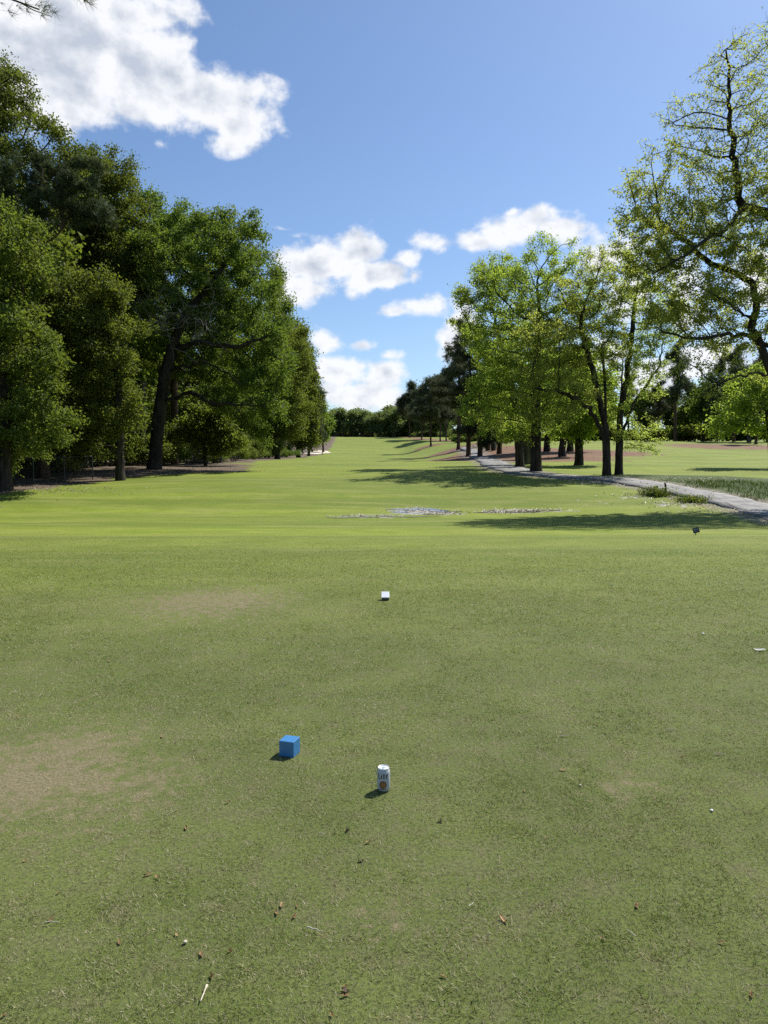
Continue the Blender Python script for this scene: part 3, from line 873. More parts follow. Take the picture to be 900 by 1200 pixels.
# the rows behind: copies of a few kinds
def local_lobes(kind, H, r_):
    L = []
    if kind == 'tall':
        for k in range(9):
            t = k / 8
            rr = H * 0.20 * (math.sin(math.pi * (0.18 + 0.74 * t)) ** 0.8)
            L.append((r_.normal() * H * .07, r_.normal() * H * .07, H * (0.22 + 0.70 * t), rr, rr, H * .11))
    elif kind == 'round':
        for k in range(9):
            a = k * 2.4; q = H * .17 * (k > 1)
            L.append((math.cos(a) * q, math.sin(a) * q, H * (0.36 + 0.48 * ((k * 0.37) % 1)), H * .17, H * .17, H * .14))
    else:
        for k in range(8):
            a = k * 2.1; t = k / 7
            q = H * .11 * (1 - .6 * t)
            L.append((math.cos(a) * q, math.sin(a) * q, H * (0.45 + 0.50 * t), H * .13 * (1 - .45 * t), H * .13 * (1 - .45 * t), H * .055))
    return L
def proto(name, kind, H, seed, lm, bk, n_leaf, leaf, label, group, D=.8, needles=False, n_attr=500, R0=.32, spread=.6, loc=(0, 0, 0)):
    r_ = np.random.default_rng(seed)
    tr = [(0, 0, -.4), (r_.normal() * .2, r_.normal() * .2, H * .4), (r_.normal() * .3, r_.normal() * .3, H * (.72 if needles else .55))]
    return make_tree(name, label, 'tree', loc, local_lobes(kind, H, r_), R0, lm, bk, trunk=tr, n_attr=n_attr, D=D, kill=D * 1.4, n_leaf=n_leaf, leaf=leaf, seed=seed, needles=needles, spread=spread, group=group, tip=.02, minr=.03)
G_IN = 'trees deep inside the left wood'
L_IN = 'leafy tree deep in the shade of the left wood behind the front row'
inner = [proto('woodland_tree', 'tall', 20, 31, M_LEAF_WOOD, M_BARK, 15000, .40, L_IN, G_IN), proto('woodland_tree', 'round', 17, 32, M_LEAF_OAK, M_BARK, 15000, .40, L_IN, G_IN),
         proto('woodland_tree', 'tall', 22, 33, M_LEAF_OAK, M_BARK_GREY, 15000, .40, L_IN, G_IN)]
r_ = np.random.default_rng(5)
spots = []
for row, (off, y0, y1, st_) in enumerate([(7.5, 30, 250, 9.5), (14, 30, 240, 10.5), (22, 34, 200, 12), (32, 44, 170, 12), (43, 60, 170, 13)]):
    y = y0
    while y < y1:
        e = float(np.interp(y, EDGE[:, 0], EDGE[:, 1]))
        e = min(e, -15.0)
        spots.append((e - off + r_.normal() * 1.2, y + r_.normal() * 1.5))
        y += st_ * (1 + y / 160)
for k, (x, y) in enumerate(spots):
    p = onground(x, y, -.05)
    s = float(r_.uniform(.8, 1.08))
    rz = float(r_.uniform(0, 6.28))
    t = inner[k % 3]
    if k < 3:
        t.location = p; t.rotation_euler = (0, 0, rz); t.scale = (s, s, s)
    else:
        dup(t, p, rz, (s, s, s * float(r_.uniform(.9, 1.08))))

# undergrowth along the wood edge
def make_bush(name, label, group, H, Wd, n_leaf, leaf, lm, seed, loc):
    r_ = np.random.default_rng(seed)
    lob = [(r_.normal() * Wd * .35, r_.normal() * Wd * .35, H * r_.uniform(.3, .72), Wd * .4, Wd * .4, H * .3) for _ in range(6)]
    root = empty(name, loc, label, 'shrub', group)
    c = sample_lobes(lob, n_leaf, r_)
    cl = r_.normal(size=(70, 3)) * np.array([Wd * .5, Wd * .5, H * .3]) + np.array([0, 0, H * .5])
    d = np.linalg.norm(c[:, None] - cl[None], axis=2).min(1)
    keep = c[(c[:, 2] > .05) & (d < .33 * Wd)]
    V, Q, v = leaf_quads(keep, leaf, r_, .4, .6)
    link('foliage', np_mesh('foliage', V, Q, [lm], {'var': v}), root)
    paths = []
    for k in range(9):
        a = r_.uniform(0, 6.28); o = np.array([math.cos(a) * .15, math.sin(a) * .15, -.1])
        e = np.array([math.cos(a) * Wd * .5, math.sin(a) * Wd * .5, H * r_.uniform(.6, .95)])
        paths.append((np.array([o, o * .5 + e * .45 + r_.normal(size=3) * .1, e]), np.array([.03, .02, .006])))
    V, Q = tubes(paths, 5)
    link('stems', np_mesh('stems', V, Q, [M_BARK_GREY], smooth=True), root)
    return root
G_U = 'shrubs along the edge of the left wood'
L_U = 'leafy undergrowth shrub in the shade between the trunks of the left wood'
bush = [make_bush('woodland_shrub', L_U, G_U, 2.6, 2.4, 5200, .16, M_LEAF_WOOD, 61, (0, 0, 0)), make_bush('woodland_shrub', L_U, G_U, 3.4, 2.6, 6000, .17, M_LEAF_LIGHT, 62, (0, 0, 0)),
        make_bush('woodland_shrub', L_U, G_U, 2.0, 2.8, 5000, .15, M_LEAF_OAK, 63, (0, 0, 0))]
r_ = np.random.default_rng(9)
bs = []
for row, (off, st_) in enumerate([(3.2, 2.6), (5.5, 3.2), (9.0, 3.8), (15.0, 4.2)]):
    y = 29.0
    while y < 150:
        e = min(float(np.interp(y, EDGE[:, 0], EDGE[:, 1])), -14.6)
        if not ((44 < y < 56 or y < 43) and row == 0): bs.append((e - off + r_.normal() * .6, y + r_.normal() * .6))
        y += st_ * (1 + max(0, y - 45) / 35)
for k, (x, y) in enumerate(bs):
    s = float(r_.uniform(.75, 1.35)); p = onground(x, y, -.03); rz = float(r_.uniform(0, 6.28))
    if k < 3:
        bush[k].location = p; bush[k].scale = (s, s, s); bush[k].rotation_euler = (0, 0, rz)
    else:
        dup(bush[k % 3], p, rz, (s, s, s * float(r_.uniform(.8, 1.3))))

# ------------------------------------------------------------------ right side: the group beside the path
T('tulip_tree', 'tallest spring green tree with a thick trunk beside the bend of the path', 'tree', 628, 553,
  [(640, 318, 42, 36), (668, 300, 22, 24), (600, 335, 40, 36), (630, 375, 62, 50), (580, 395, 42, 45), (660, 420, 50, 50), (600, 450, 58, 48), (570, 470, 36, 36), (640, 485, 50, 28), (600, 500, 46, 20), (690, 350, 24, 40), (645, 288, 14, 14), (615, 305, 18, 14)],
  0.34, M_LEAF_SPRING, M_BARK, path=[(628, 480), (629, 420), (632, 360)], n_attr=1700, D=0.45, kill=0.62, n_leaf=48000, leaf=0.125, seed=71, droop=-.15, spread=.17, thin=2, twigs=2, twiglen=.6, tip=.008)
T('broadleaf_tree', 'green tree with a dark leaning trunk left of the tallest tree by the path', 'tree', 609, 548,
  [(568, 350, 28, 34), (590, 335, 34, 32), (562, 385, 26, 30), (552, 352, 18, 20), (590, 440, 30, 40), (582, 485, 28, 26), (595, 500, 30, 16), (605, 400, 36, 50)],
  0.30, M_LEAF_SPRING, M_BARK, path=[(607, 490), (596, 440), (585, 395)], n_attr=1000, D=0.5, kill=0.7, n_leaf=32000, leaf=0.14, seed=72, droop=-.15, spread=.20, thin=2, twigs=2, twiglen=.65, tip=.008)
T('broadleaf_tree', 'stout pale barked trunk between the two front trunks of the right group', 'tree', 617, 544,
  [(620, 420, 40, 40), (610, 470, 40, 30), (645, 450, 36, 40)],
  0.58, M_LEAF_SPRING, M_BARK_GREY, path=[(617, 490), (618, 450)], n_attr=400, D=0.6, kill=0.85, n_leaf=6000, leaf=0.25, seed=73, spread=.45, flare=1.15)
T('dogwood_tree', 'left of twin dark trunks by the path, with thin yellow green leaves', 'tree', 711, 557,
  [(690, 340, 40, 34), (655, 375, 36, 36), (720, 320, 34, 28), (640, 425, 36, 34), (690, 400, 50, 44), (660, 455, 44, 32, -2), (625, 455, 30, 30, -2), (700, 300, 20, 14), (650, 490, 34, 16, -2), (640, 400, 34, 34, -2)],
  0.235, M_LEAF_YELLOW, M_BARK, limbs=[[(710, 515), (690, 478, -1), (665, 462, -2), (630, 455, -2)], [(710, 500), (696, 440), (680, 385)]], path=[(710, 500), (709, 450), (705, 405)], n_attr=1200, D=0.36, kill=0.5, n_leaf=30000, leaf=0.112, seed=74, spread=.14, thin=2, twigs=2, twiglen=.5, tip=.007, up=.5)
T('dogwood_tree', 'right of twin dark trunks by the path, its thin leafed limbs reaching right', 'tree', 725, 556,
  [(740, 340, 36, 34), (765, 385, 34, 40), (740, 420, 36, 36), (720, 370, 30, 36), (755, 450, 30, 24), (740, 505, 34, 22), (765, 520, 16, 14), (715, 480, 26, 20), (735, 300, 24, 16), (780, 350, 22, 30)],
  0.225, M_LEAF_YELLOW, M_BARK, limbs=[[(725, 512), (745, 470), (775, 425)], [(725, 490), (737, 420), (745, 350)]], path=[(726, 500), (728, 460), (730, 420)], n_attr=1000, D=0.36, kill=0.5, n_leaf=23000, leaf=0.112, seed=75, spread=.14, thin=2, twigs=2, twiglen=.5, tip=.007, up=.5)
T('broadleaf_tree', 'small green tree with a stubby trunk on the lawn right of the thick trunk', 'tree', 678, 545,
  [(675, 480, 40, 24), (690, 450, 34, 30), (660, 500, 26, 14), (700, 495, 26, 16)],
  0.32, M_LEAF_SPRING, M_BARK, n_attr=500, D=0.5, kill=0.7, n_leaf=11000, leaf=0.24, seed=76)
for (px, py, lab, sd) in [(641, 529, 'thin trunked tree standing in red straw just right of the thick trunk', 77), (659, 535, 'dark straight tree on the straw patch behind the stubby trunk', 78), (668, 529, 'farthest of the trees on the red straw behind the path', 79)]:
    T('broadleaf_tree', lab, 'tree', px, py, [(px, 455, 26, 24), (px - 14, 480, 22, 18), (px + 16, 475, 22, 20), (px + 4, 430, 20, 22)], 0.36, M_LEAF_SPRING, M_BARK, n_attr=300, D=.9, kill=1.2, n_leaf=9000, leaf=.4, seed=sd, spread=.7)

# the large tree whose trunk stands out of the photo on the right
def rf_leafy(P):
    return np.where(P[:, 2] > 14.5, 0.22, np.where(P[:, 2] > 12.5, 0.55, 1.0)) * np.where(P[:, 2] < 6.5, 0.3, 1.0)
RFB = onground(19.5, 30.5)
RF = make_tree('oak_tree', 'large spreading oak at the right edge with half bare crooked branches and small yellow leaves', 'tree', RFB,
  px_lobes(RFB, 30.5, [(845, 255, 65, 55, 0, 1.3), (790, 270, 52, 50, 0, 1.6), (757, 235, 30, 38, 0, 1.6), (770, 310, 44, 40, 0, 1.6), (880, 300, 60, 50), (830, 350, 60, 36), (790, 370, 45, 26), (870, 380, 60, 40), (850, 175, 60, 45, 0, 2.2), (862, 105, 40, 50, 0, 2.6),
     (806, 160, 36, 40, 0, 2.2), (905, 85, 44, 44, 0, 2.2), (945, 120, 60, 60, 0, 2), (895, 150, 50, 50, 0, 2), (775, 195, 30, 30, 0, 1.8), (745, 225, 26, 30, 0, 1.6), (900, 180, 60, 60), (960, 240, 90, 90, 0, .35), (1000, 340, 90, 70, 0, .25), (800, 425, 60, 20, -2), (850, 440, 40, 22, -3), (950, 420, 60, 40, 0, .4), (1060, 200, 90, 110, 0, .25), (735, 270, 16, 20), (830, 465, 40, 14, -3)]),
  0.40, M_LEAF_YELLOW, M_BARK, trunk=[(0, 0, -.2), (-.2, 0, 2.0), (-.9, -.3, 4.2), (-1.8, -.5, 6.0)], n_attr=5200, D=0.36, kill=0.45, n_leaf=100000, leaf=0.1, seed=81, spread=.12, thin=2, twigs=2, twiglen=.6, droop=-.32,
  limbs=px_limbs(RFB, 30.5, [[(975, 430), (935, 432), (903, 408), (877, 393), (840, 393, -1), (800, 395, -1.5), (767, 383, -2), (743, 372, -2)],
    [(935, 435), (905, 440), (884, 385), (883, 335), (868, 322, 1), (833, 310, 1), (807, 287, 1), (775, 262, 1)],
    [(905, 440), (888, 438, -2), (863, 441, -3), (827, 452, -3.5), (787, 454, -4)],
    [(975, 430), (965, 330), (925, 268), (895, 250), (871, 240), (860, 182), (855, 141), (853, 60)],
    [(871, 240), (854, 266, -1), (831, 280, -1.5), (800, 300, -2), (765, 320, -2)],
    [(925, 268), (930, 180), (915, 70)], [(884, 370), (860, 360, -2), (835, 345, -3), (800, 350, -3)]]), leafy=rf_leafy, tip=.0065)
T('broadleaf_tree', 'bright yellow green tree hanging low over the lawn at the right edge', 'tree', 905, 541,
  [(870, 480, 36, 22), (890, 455, 40, 26), (845, 495, 26, 16), (915, 490, 36, 24), (835, 505, 16, 10), (880, 505, 26, 12), (930, 440, 30, 30)],
  0.26, M_LEAF_SPRING, M_BARK, Y=52, path=[(904, 510), (900, 490)], n_attr=600, D=0.42, kill=0.6, n_leaf=10000, leaf=0.22, seed=82, spread=.32, thin=3, up=.6)

# pines and oaks along the right of the far fairway
def pine_at(px, py, top, wpx, seed, label, n_leaf=10000, R0=.3, bare=.42):
    base = hit(px, py); Y = base[1]
    H = at(px, top, Y)[2] - base[2]
    r_ = np.random.default_rng(seed)
    w = wpx * Y / F
    L = []
    for k in range(13):
        t = k / 12
        a = k * 2.4; q = w * .55 * (1 - .75 * t)
        L.append((math.cos(a) * q, math.sin(a) * q, H * (bare + .04 + (.93 - bare) * t), w * (.55 - .28 * t), w * (.55 - .28 * t), H * .042))
    D = max(.5, Y / 110)
    return make_tree('pine_tree', label, 'tree', base, L, R0, M_NEEDLE, M_BARK_PINE, trunk=[(0, 0, -.4), (r_.normal() * .2, 0, H * .5), (r_.normal() * .4, 0, H * .95)],
                     n_attr=330, D=D, kill=D * 1.3, n_leaf=n_leaf, leaf=max(.4, Y / 260), seed=seed, needles=True, spread=.8 * max(.6, Y / 160), tip=.02, minr=Y * 1.6e-4, group=None)
for k, a in enumerate([
    (549, 535, 372, 52, 91, 'tall dark pine rising above its neighbours left of the tulip tree'),
    (563, 535, 392, 42, 92, 'dark pine with its crown half hidden by the spring green trees'),
    (537, 527, 402, 46, 93, 'dense pine left of the tall dark pine, reaching low'),
    (585, 532, 410, 22, 94, 'pine standing between the red straw and the waste bin'),
    (572, 528, 420, 20, 95, 'pine just left of the dark waste bin'),
    (505, 523, 441, 32, 96, 'lone straight pine in front of the far group beside the fairway'),
    (516, 517.5, 442, 28, 97, 'middle pine of the far group beside the fairway'),
    (523, 516.5, 438, 28, 98, 'rightmost pine of the far group beside the fairway'),
    (494, 515, 450, 20, 99, 'short pine at the back of the far group beside the fairway'),
    (480, 513, 448, 21, 100, 'farthest pine on the right, near the top of the rise')]):
    pine_at(*a, bare=(.12 if a[0] in (536, 553, 563) else .38))

# trees across the lawn on the right, about a hundred and thirty metres off
G_R = 'trees across the lawn on the right'
L_R1 = 'dense leafy tree in the line across the right-hand lawn'
L_R2 = 'dark pine in the line across the right-hand lawn'
far_leaf = proto('broadleaf_tree', 'round', 13, 111, M_LEAF_WOOD, M_BARK_GREY, 6500, .55, L_R1, G_R, D=1.0, n_attr=300, spread=.8)
far_leaf2 = proto('broadleaf_tree', 'tall', 15, 112, M_LEAF_OAK, M_BARK, 6500, .55, L_R1, G_R, D=1.0, n_attr=300, spread=.8)
far_pine = proto('pine_tree', 'pine', 20, 113, M_NEEDLE, M_BARK_PINE, 4500, .6, L_R2, G_R, D=1.0, needles=True, n_attr=330, spread=.9)
used = set()
def stand(t, p, rz, s, sz=1.0, label=None):
    if t.name not in used:
        used.add(t.name)
        t.location = p; t.rotation_euler = (0, 0, rz); t.scale = (s, s, s * sz)
        if label: t['label'] = label
        return t
    return dup(t, p, rz, (s, s, s * sz), label)
r_ = np.random.default_rng(17)
for (px, Y, kind, s) in [(545, 262, 0, 1.1), (556, 240, 1, 1.1), (568, 225, 0, 1.1), (580, 205, 1, 1.0), (590, 190, 0, 1.0), (600, 175, 0, .9), (622, 180, 1, .8), (645, 170, 2, .7), (668, 178, 1, .85), (690, 172, 0, .9), (712, 165, 1, .9), (735, 160, 2, .75), (752, 150, 0, .85), (770, 142, 2, .62), (790, 138, 2, .88), (806, 150, 1, .8),
                         (822, 140, 1, .9), (838, 134, 2, .76), (858, 130, 2, .90), (876, 126, 0, 1.0), (884, 112, 2, .7), (898, 124, 1, .95), (920, 125, 0, .9), (812, 168, 0, .9), (780, 168, 1, .85), (850, 158, 1, .9), (940, 135, 2, .9)]:
    t = (far_leaf, far_leaf2, far_pine)[kind]
    stand(t, gpx(px, Y, -.05), float(r_.uniform(0, 6.28)), s, float(r_.uniform(.92, 1.1)))
G_RB = 'shrubs under the trees across the lawn'
rb = make_bush('lawn_edge_shrub', 'low shrub under the tree line across the right-hand lawn', G_RB, 3.0, 5.0, 3500, .5, M_LEAF_WOOD, 118, (0, 0, 0))
for k, px in enumerate(range(540, 930, 17)):
    Y = 182 - (px - 590) * .12 + r_.normal() * 4
    s = float(r_.uniform(.8, 1.3))
    stand(rb, gpx(px + r_.normal() * 4, Y, -.05), float(r_.uniform(0, 6.28)), s)

# the wood that closes the view at the top of the rise
G_E = 'trees closing the view at the top of the rise'
L_E = 'green tree with haze painted into its leaves in the far line at the top of the fairway'
fe = [proto('distant_tree', 'round', 17, 121, M_LEAF_HAZED, M_BARK_GREY, 4500, .95, L_E, G_E, D=1.3, n_attr=220, spread=1.1), proto('distant_tree', 'tall', 18, 122, M_LEAF_HAZED, M_BARK_GREY, 4500, .95, L_E, G_E, D=1.3, n_attr=220, spread=1.1)]
r_ = np.random.default_rng(23)
for row, (Y0, n) in enumerate([(425, 15), (445, 15), (470, 14)]):
    for k in range(n):
        px = 372 + (k + .5 * (row % 2)) * 10.5 + r_.normal() * 2
        top = float(np.interp(px, [385, 400, 410, 420, 430, 440, 450, 460, 475, 540], [484, 478, 474, 477, 481, 484, 477, 475, 474, 470])) + r_.normal() * 2 + row * .5
        Y = Y0 + r_.normal() * 5
        p = gpx(px, Y, -.3)
        H = at(px, top, Y)[2] - p[2]
        t = fe[int(r_.integers(2))]
        s = float(H / (17.0 if t is fe[0] else 19.0))
        stand(t, p, float(r_.uniform(0, 6.28)), s)
G_EB = 'shrubs under the far trees'
fb = make_bush('distant_shrub', 'dark shrub at the foot of the far tree line', G_EB, 5.5, 7.0, 2200, 1.0, M_LEAF_HAZED, 125, (0, 0, 0))
for k in range(26):
    px = 375 + k * 6.4 + r_.normal()
    stand(fb, gpx(px, 437 + r_.normal() * 4, -.2), float(r_.uniform(0, 6.28)), float(r_.uniform(.8, 1.25)))

# pine overhead on the left: one bough reaches into the top of the photo
def bough_pine():
    base = onground(-10.5, 11.5)
    root = empty('pine_tree', base, 'near pine whose needle bough hangs into the top left corner of the photo', 'tree')
    r_ = np.random.default_rng(131)
    tr = np.array([(0, 0, -.3), (0.05, 0, 4), (.1, .1, 9), (.05, 0, 14), (.2, 0, 19)])
    paths = [(tr, np.array([.30, .24, .20, .15, .05]))]
    cen, dirs = [], []
    def limb(a, b, r0, nseg, ntw, tl):
        a, b = np.array(a, float), np.array(b, float)
        pts = [a + (b - a) * t + np.array([0, 0, .5 * math.sin(t * 3.1)]) + r_.normal(size=3) * .06 * (0 < t < 1) for t in np.linspace(0, 1, nseg)]
        paths.append((np.array(pts), np.linspace(r0, .010, nseg)))
        for k in range(ntw):
            t = .35 + .65 * k / ntw
            i = min(int(t * (nseg - 1)), nseg - 2)
            o = pts[i] + (pts[i + 1] - pts[i]) * (t * (nseg - 1) - i)
            d = (b - a) / np.linalg.norm(b - a) * .7 + r_.normal(size=3) * np.array([.6, .6, .35]); d /= np.linalg.norm(d)
            q = [o, o + d * tl * .5 + r_.normal(size=3) * .04, o + d * tl + np.array([0, 0, -.06])]
            paths.append((np.array(q), np.array([.009, .007, .004])))
            for s in (.55, .75, .9, 1.0):
                cen.append(o + d * tl * s); dirs.append(d)
        for s in np.linspace(.9, 1, 4): cen.append(a + (b - a) * s); dirs.append((b - a) / np.linalg.norm(b - a))
    tip1 = at(46, 13, 10.3) - base; tip2 = at(98, -5, 10.8) - base; tip3 = at(15, -14, 10.0) - base
    limb((.1, .05, 9.3), tip1 + np.array([0, 0, -.0]), .05, 9, 12, .42)
    limb((.1, .05, 9.8), tip2, .05, 9, 12, .42)
    limb((.1, .05, 9.9), tip3, .05, 9, 8, .45)
    for k in range(22):
        a = k * 2.4; z = 11 + k * .35
        L = 3.2 - k * .09
        limb((.1, .05, z), (math.cos(a) * L, math.sin(a) * L, z + .5), .045, 6, 9, .5)
    V, Q = tubes(paths, 7)
    link('trunk', np_mesh('trunk', V, Q, [M_BARK_PINE], smooth=True), root)
    cen = np.array(cen); dirs = np.array(dirs)
    cen = np.repeat(cen, 3, 0) + r_.normal(size=(len(cen) * 3, 3)) * .04; dirs = np.repeat(dirs, 3, 0)
    V, Q, v = needle_tufts(cen, dirs, .17, .005, 12, r_, r_.random(len(cen)))
    link('crown', np_mesh('crown', V, Q, [M_NEEDLE], {'var': v}), root)
bough_pine()

# ------------------------------------------------------------------ rough plants beside the path
def blades(xy, hmin, hmax, wid, lean, r_, var=None, dz=0.0):
    n = len(xy)
    z = ground(xy[:, 0], xy[:, 1]) + dz
    b = np.stack([xy[:, 0], xy[:, 1], z - 0.003], 1)
    a = r_.random(n) * 6.283
    h = hmin + (hmax - hmin) * r_.random(n) ** 1.6
    ln = lean * (0.25 + r_.random(n) * 1.2)
    tip = b + np.stack([np.cos(a) * h * ln, np.sin(a) * h * ln, h], 1)
    a2 = r_.random(n) * 6.283
    w = wid * (0.6 + 0.8 * r_.random(n))
    s = np.stack([np.cos(a2) * w / 2, np.sin(a2) * w / 2, np.zeros(n)], 1)
    mid = b * .55 + tip * .45 + np.stack([np.zeros(n), np.zeros(n), h * .12], 1)
    V = np.stack([b - s, b + s, mid + s * .8, tip, mid - s * .8], 1).reshape(-1, 3)
    i = np.arange(n)[:, None] * 5
    return V, i + np.array([[0, 1, 2, 4]]), i + np.array([[4, 2, 3]]), np.repeat(var if var is not None else r_.random(n), 5)

def grass_mat(name, cols, trans=.35):
    m, h, out = new_mat(name)
    v = attr(h, 'var')
    cr = h.n('ShaderNodeValToRGB')
    el_ = cr.color_ramp.elements
    while len(el_) > 1: el_.remove(el_[-1])
    el_[0].position = cols[0][0]; el_[0].color = (*cols[0][1], 1)
    for pos, c in cols[1:]:
        e = el_.new(pos); e.color = (*c, 1)
    h.link(v, cr.inputs[0])
    p = bsdf(h, cr.outputs[0], .55, .25)
    t = h.n('ShaderNodeBsdfTranslucent')
    h.link(h.mix(1.0, cr.outputs[0], (1.2, 1.2, .7), 'MULTIPLY'), t.inputs[0])
    mx = h.n('ShaderNodeMixShader'); mx.inputs[0].default_value = trans
    h.link(p, mx.inputs[1]); h.link(t.outputs[0], mx.inputs[2]); h.link(mx.outputs[0], out.inputs[0])
    return m
M_BLADE = grass_mat('turf_blade', [(0, (.082, .122, .022)), (.3, (.136, .188, .035)), (.55, (.210, .260, .056)), (.70, (.265, .295, .085)), (.76, (.300, .258, .140)), (1.0, (.540, .480, .330))])
M_ROUGH = grass_mat('rough_blade', [(0, (.028, .048, .011)), (.5, (.055, .088, .018)), (.85, (.100, .135, .030)), (1.0, (.17, .16, .07))])

def tee_grass():
    r_ = np.random.default_rng(200)
    allxy, allk = [], []
    for (y0, y1, dn, k) in [(.9, 1.5, 30000, 0), (1.5, 2.6, 46000, 0), (2.6, 4.0, 34000, 0), (4.0, 6.0, 17000, 1), (6.0, 9.0, 8000, 2), (9.0, 13.0, 2800, 3), (13.0, 17.0, 1300, 3)]:
        w = .60 * y1 + 3.2
        n = int(2 * w * (y1 - y0) * dn)
        xy = np.stack([r_.uniform(-w, w, n), r_.uniform(y0, y1, n)], 1)
        xy = xy[np.abs(xy[:, 0]) < .58 * xy[:, 1] + .5 + 2.7 * r_.random(len(xy)) ** 1.5]
        # thinner where the turf is worn, thicker in tufts
        q = fbm(xy[:, 0], xy[:, 1], 1.6, 4, 11); q2 = fbm(xy[:, 0], xy[:, 1], 14.0, 3, 31)
        keep = r_.random(len(xy)) < np.clip(.35 + .5 * q + .6 * (q2 - .3), .2, 1)
        allxy.append(xy[keep]); allk.append(np.full(keep.sum(), k))
    xy = np.concatenate(allxy); k = np.concatenate(allk)
    bare = np.zeros(len(xy))
    for (px, py, rx, ry, w) in BARE:
        p = hit(px, py); p1 = hit(px + rx, py); p2 = hit(px, py - ry); p3 = hit(px, py + ry)
        ax, ay = abs(p1[0] - p[0]), abs(p2[1] - p3[1]) / 2
        bare = np.maximum(bare, w * np.exp(-((xy[:, 0] - p[0]) / ax) ** 2 - ((xy[:, 1] - p[1]) / ay) ** 2))
    keep = r_.random(len(xy)) > np.maximum(bare * .6 * fbm(xy[:, 0], xy[:, 1], 4.0, 4, 95), sst(9.5, 17, xy[:, 1] + 0.7 * np.sin(xy[:, 0] * 0.27 + 1)))
    xy, k, bare = xy[keep], k[keep], bare[keep]
    q = fbm(xy[:, 0], xy[:, 1], .55, 4, 51) - .5
    dq = fbm(xy[:, 0], xy[:, 1], 2.6, 5, 71, .65)
    tuft = 2 * fbm(xy[:, 0], xy[:, 1], 11.0, 3, 91) - 1
    dry = r_.random(len(xy)) < np.clip((.24 + .80 * dq ** 1.4 + 1.15 * bare * (.4 + dq) - .25 * q) * (1 - .75 * sst(5, 12, xy[:, 1])), 0, .95)
    var = np.where(dry, .76 + .24 * r_.random(len(xy)), np.clip(.72 * r_.random(len(xy)) ** 1.1 + .08 * q + .25 * sst(5, 12, xy[:, 1]), 0, .72))
    wid = np.array([.0024, .0034, .0052, .0085])[k]
    n = len(xy)
    b = np.stack([xy[:, 0], xy[:, 1], ground(xy[:, 0], xy[:, 1]) - .002], 1)
    h_ = (.005 + .012 * r_.random(n) ** 1.5) * np.clip(1 + .32 * tuft - .45 * bare, .35, 1.5) * np.array([1.0, 1.05, 1.2, 1.35])[k]
    a = r_.random(n) * 6.283
    h_ = np.where(dry, h_ * .72, h_)
    ln = .5 + np.where(dry, 1.5, 2.0) * r_.random(n) ** 1.3
    tip = b + np.stack([np.cos(a) * h_ * ln, np.sin(a) * h_ * ln, h_], 1)
    a2 = a + 1.571 + r_.normal(size=n) * .6
    w = (wid * (.6 + .8 * r_.random(n)))[:, None] / 2
    sd = np.stack([np.cos(a2), np.sin(a2), .25 * r_.normal(size=n)], 1)
    base_ = b + (tip - b) * .12
    V = np.stack([base_ - sd * w, base_ + sd * w, tip], 1).reshape(-1, 3)
    Q = np.arange(n * 3).reshape(n, 3); Tt = Q[:0]; vv = np.repeat(var, 3)
    o = link('turf_grass', np_mesh('turf_grass', V, [Q, Tt], [M_BLADE], {'var': vv}))
    tag(o, 'short mown grass with dry thatch on the tee', 'grass', kind='stuff')
tee_grass()

def rough_grass():
    r_ = np.random.default_rng(210)
    n = 60000
    y = r_.uniform(24, 45, n); x = r_.uniform(11, 30, n)
    right = np.interp(y, [10, 28, 38, 45], [14.5, 14.8, 14.0, 11.5])
    m = (x > right + 1.6 + .5 * np.sin(y * 1.7)) & (x < right + 9 + 1.5 * np.sin(y)) & (y < 44)
    d = np.min(np.hypot(x[:, None] - PC[None, ::4, 0], y[:, None] - PC[None, ::4, 1]), axis=1)
    q = np.sin(x * 1.9 + 2 * np.sin(y * 1.3)) * np.sin(y * 2.2 + x)
    m &= (d > 1.35) & (r_.random(n) < .6 + .5 * q) & (y < 39.5 - .25 * (x - 14))
    xy = np.stack([x[m], y[m]], 1)
    V, Q, Tt, v = blades(xy, .06, .26, .022, .8, r_, np.clip(.45 * r_.random(len(xy)) + .3 + .25 * q[m], 0, 1))
    tag(link('rough_grass', np_mesh('rough_grass', V, [Q, Tt], [M_ROUGH], {'var': v})), 'dark unmown grass beyond the path', 'grass', kind='stuff')
rough_grass()

def weed_clump(px, py, label, rad, seed, h=.45, n=260):
    r_ = np.random.default_rng(seed)
    b = hit(px, py)
    root = empty('weed_clump', b, label, 'weeds')
    xy = b[:2] + r_.normal(size=(n, 2)) * np.array([rad, rad * .7])
    V, Q, Tt, v = blades(xy, .08, h, .03, .7, r_)
    V = V - b
    link('leaf_blades', np_mesh('leaf_blades', V, [Q, Tt], [M_ROUGH], {'var': v}), root)
    c = np.stack([xy[:, 0], xy[:, 1], ground(xy[:, 0], xy[:, 1]) + r_.random(n) * h * .8], 1) - b
    V, Q, v = leaf_quads(np.repeat(c, 3, 0) + r_.normal(size=(n * 3, 3)) * .08, .085, r_, .5)
    link('foliage', np_mesh('foliage', V, Q, [M_LEAF_WOOD], {'var': v}), root)
weed_clump(768, 581, 'leafy green weeds round the dark stake beside the path', .35, 301)
weed_clump(812, 588, 'low weeds on the muddy verge between path and tee', .36, 302, .25, 300)

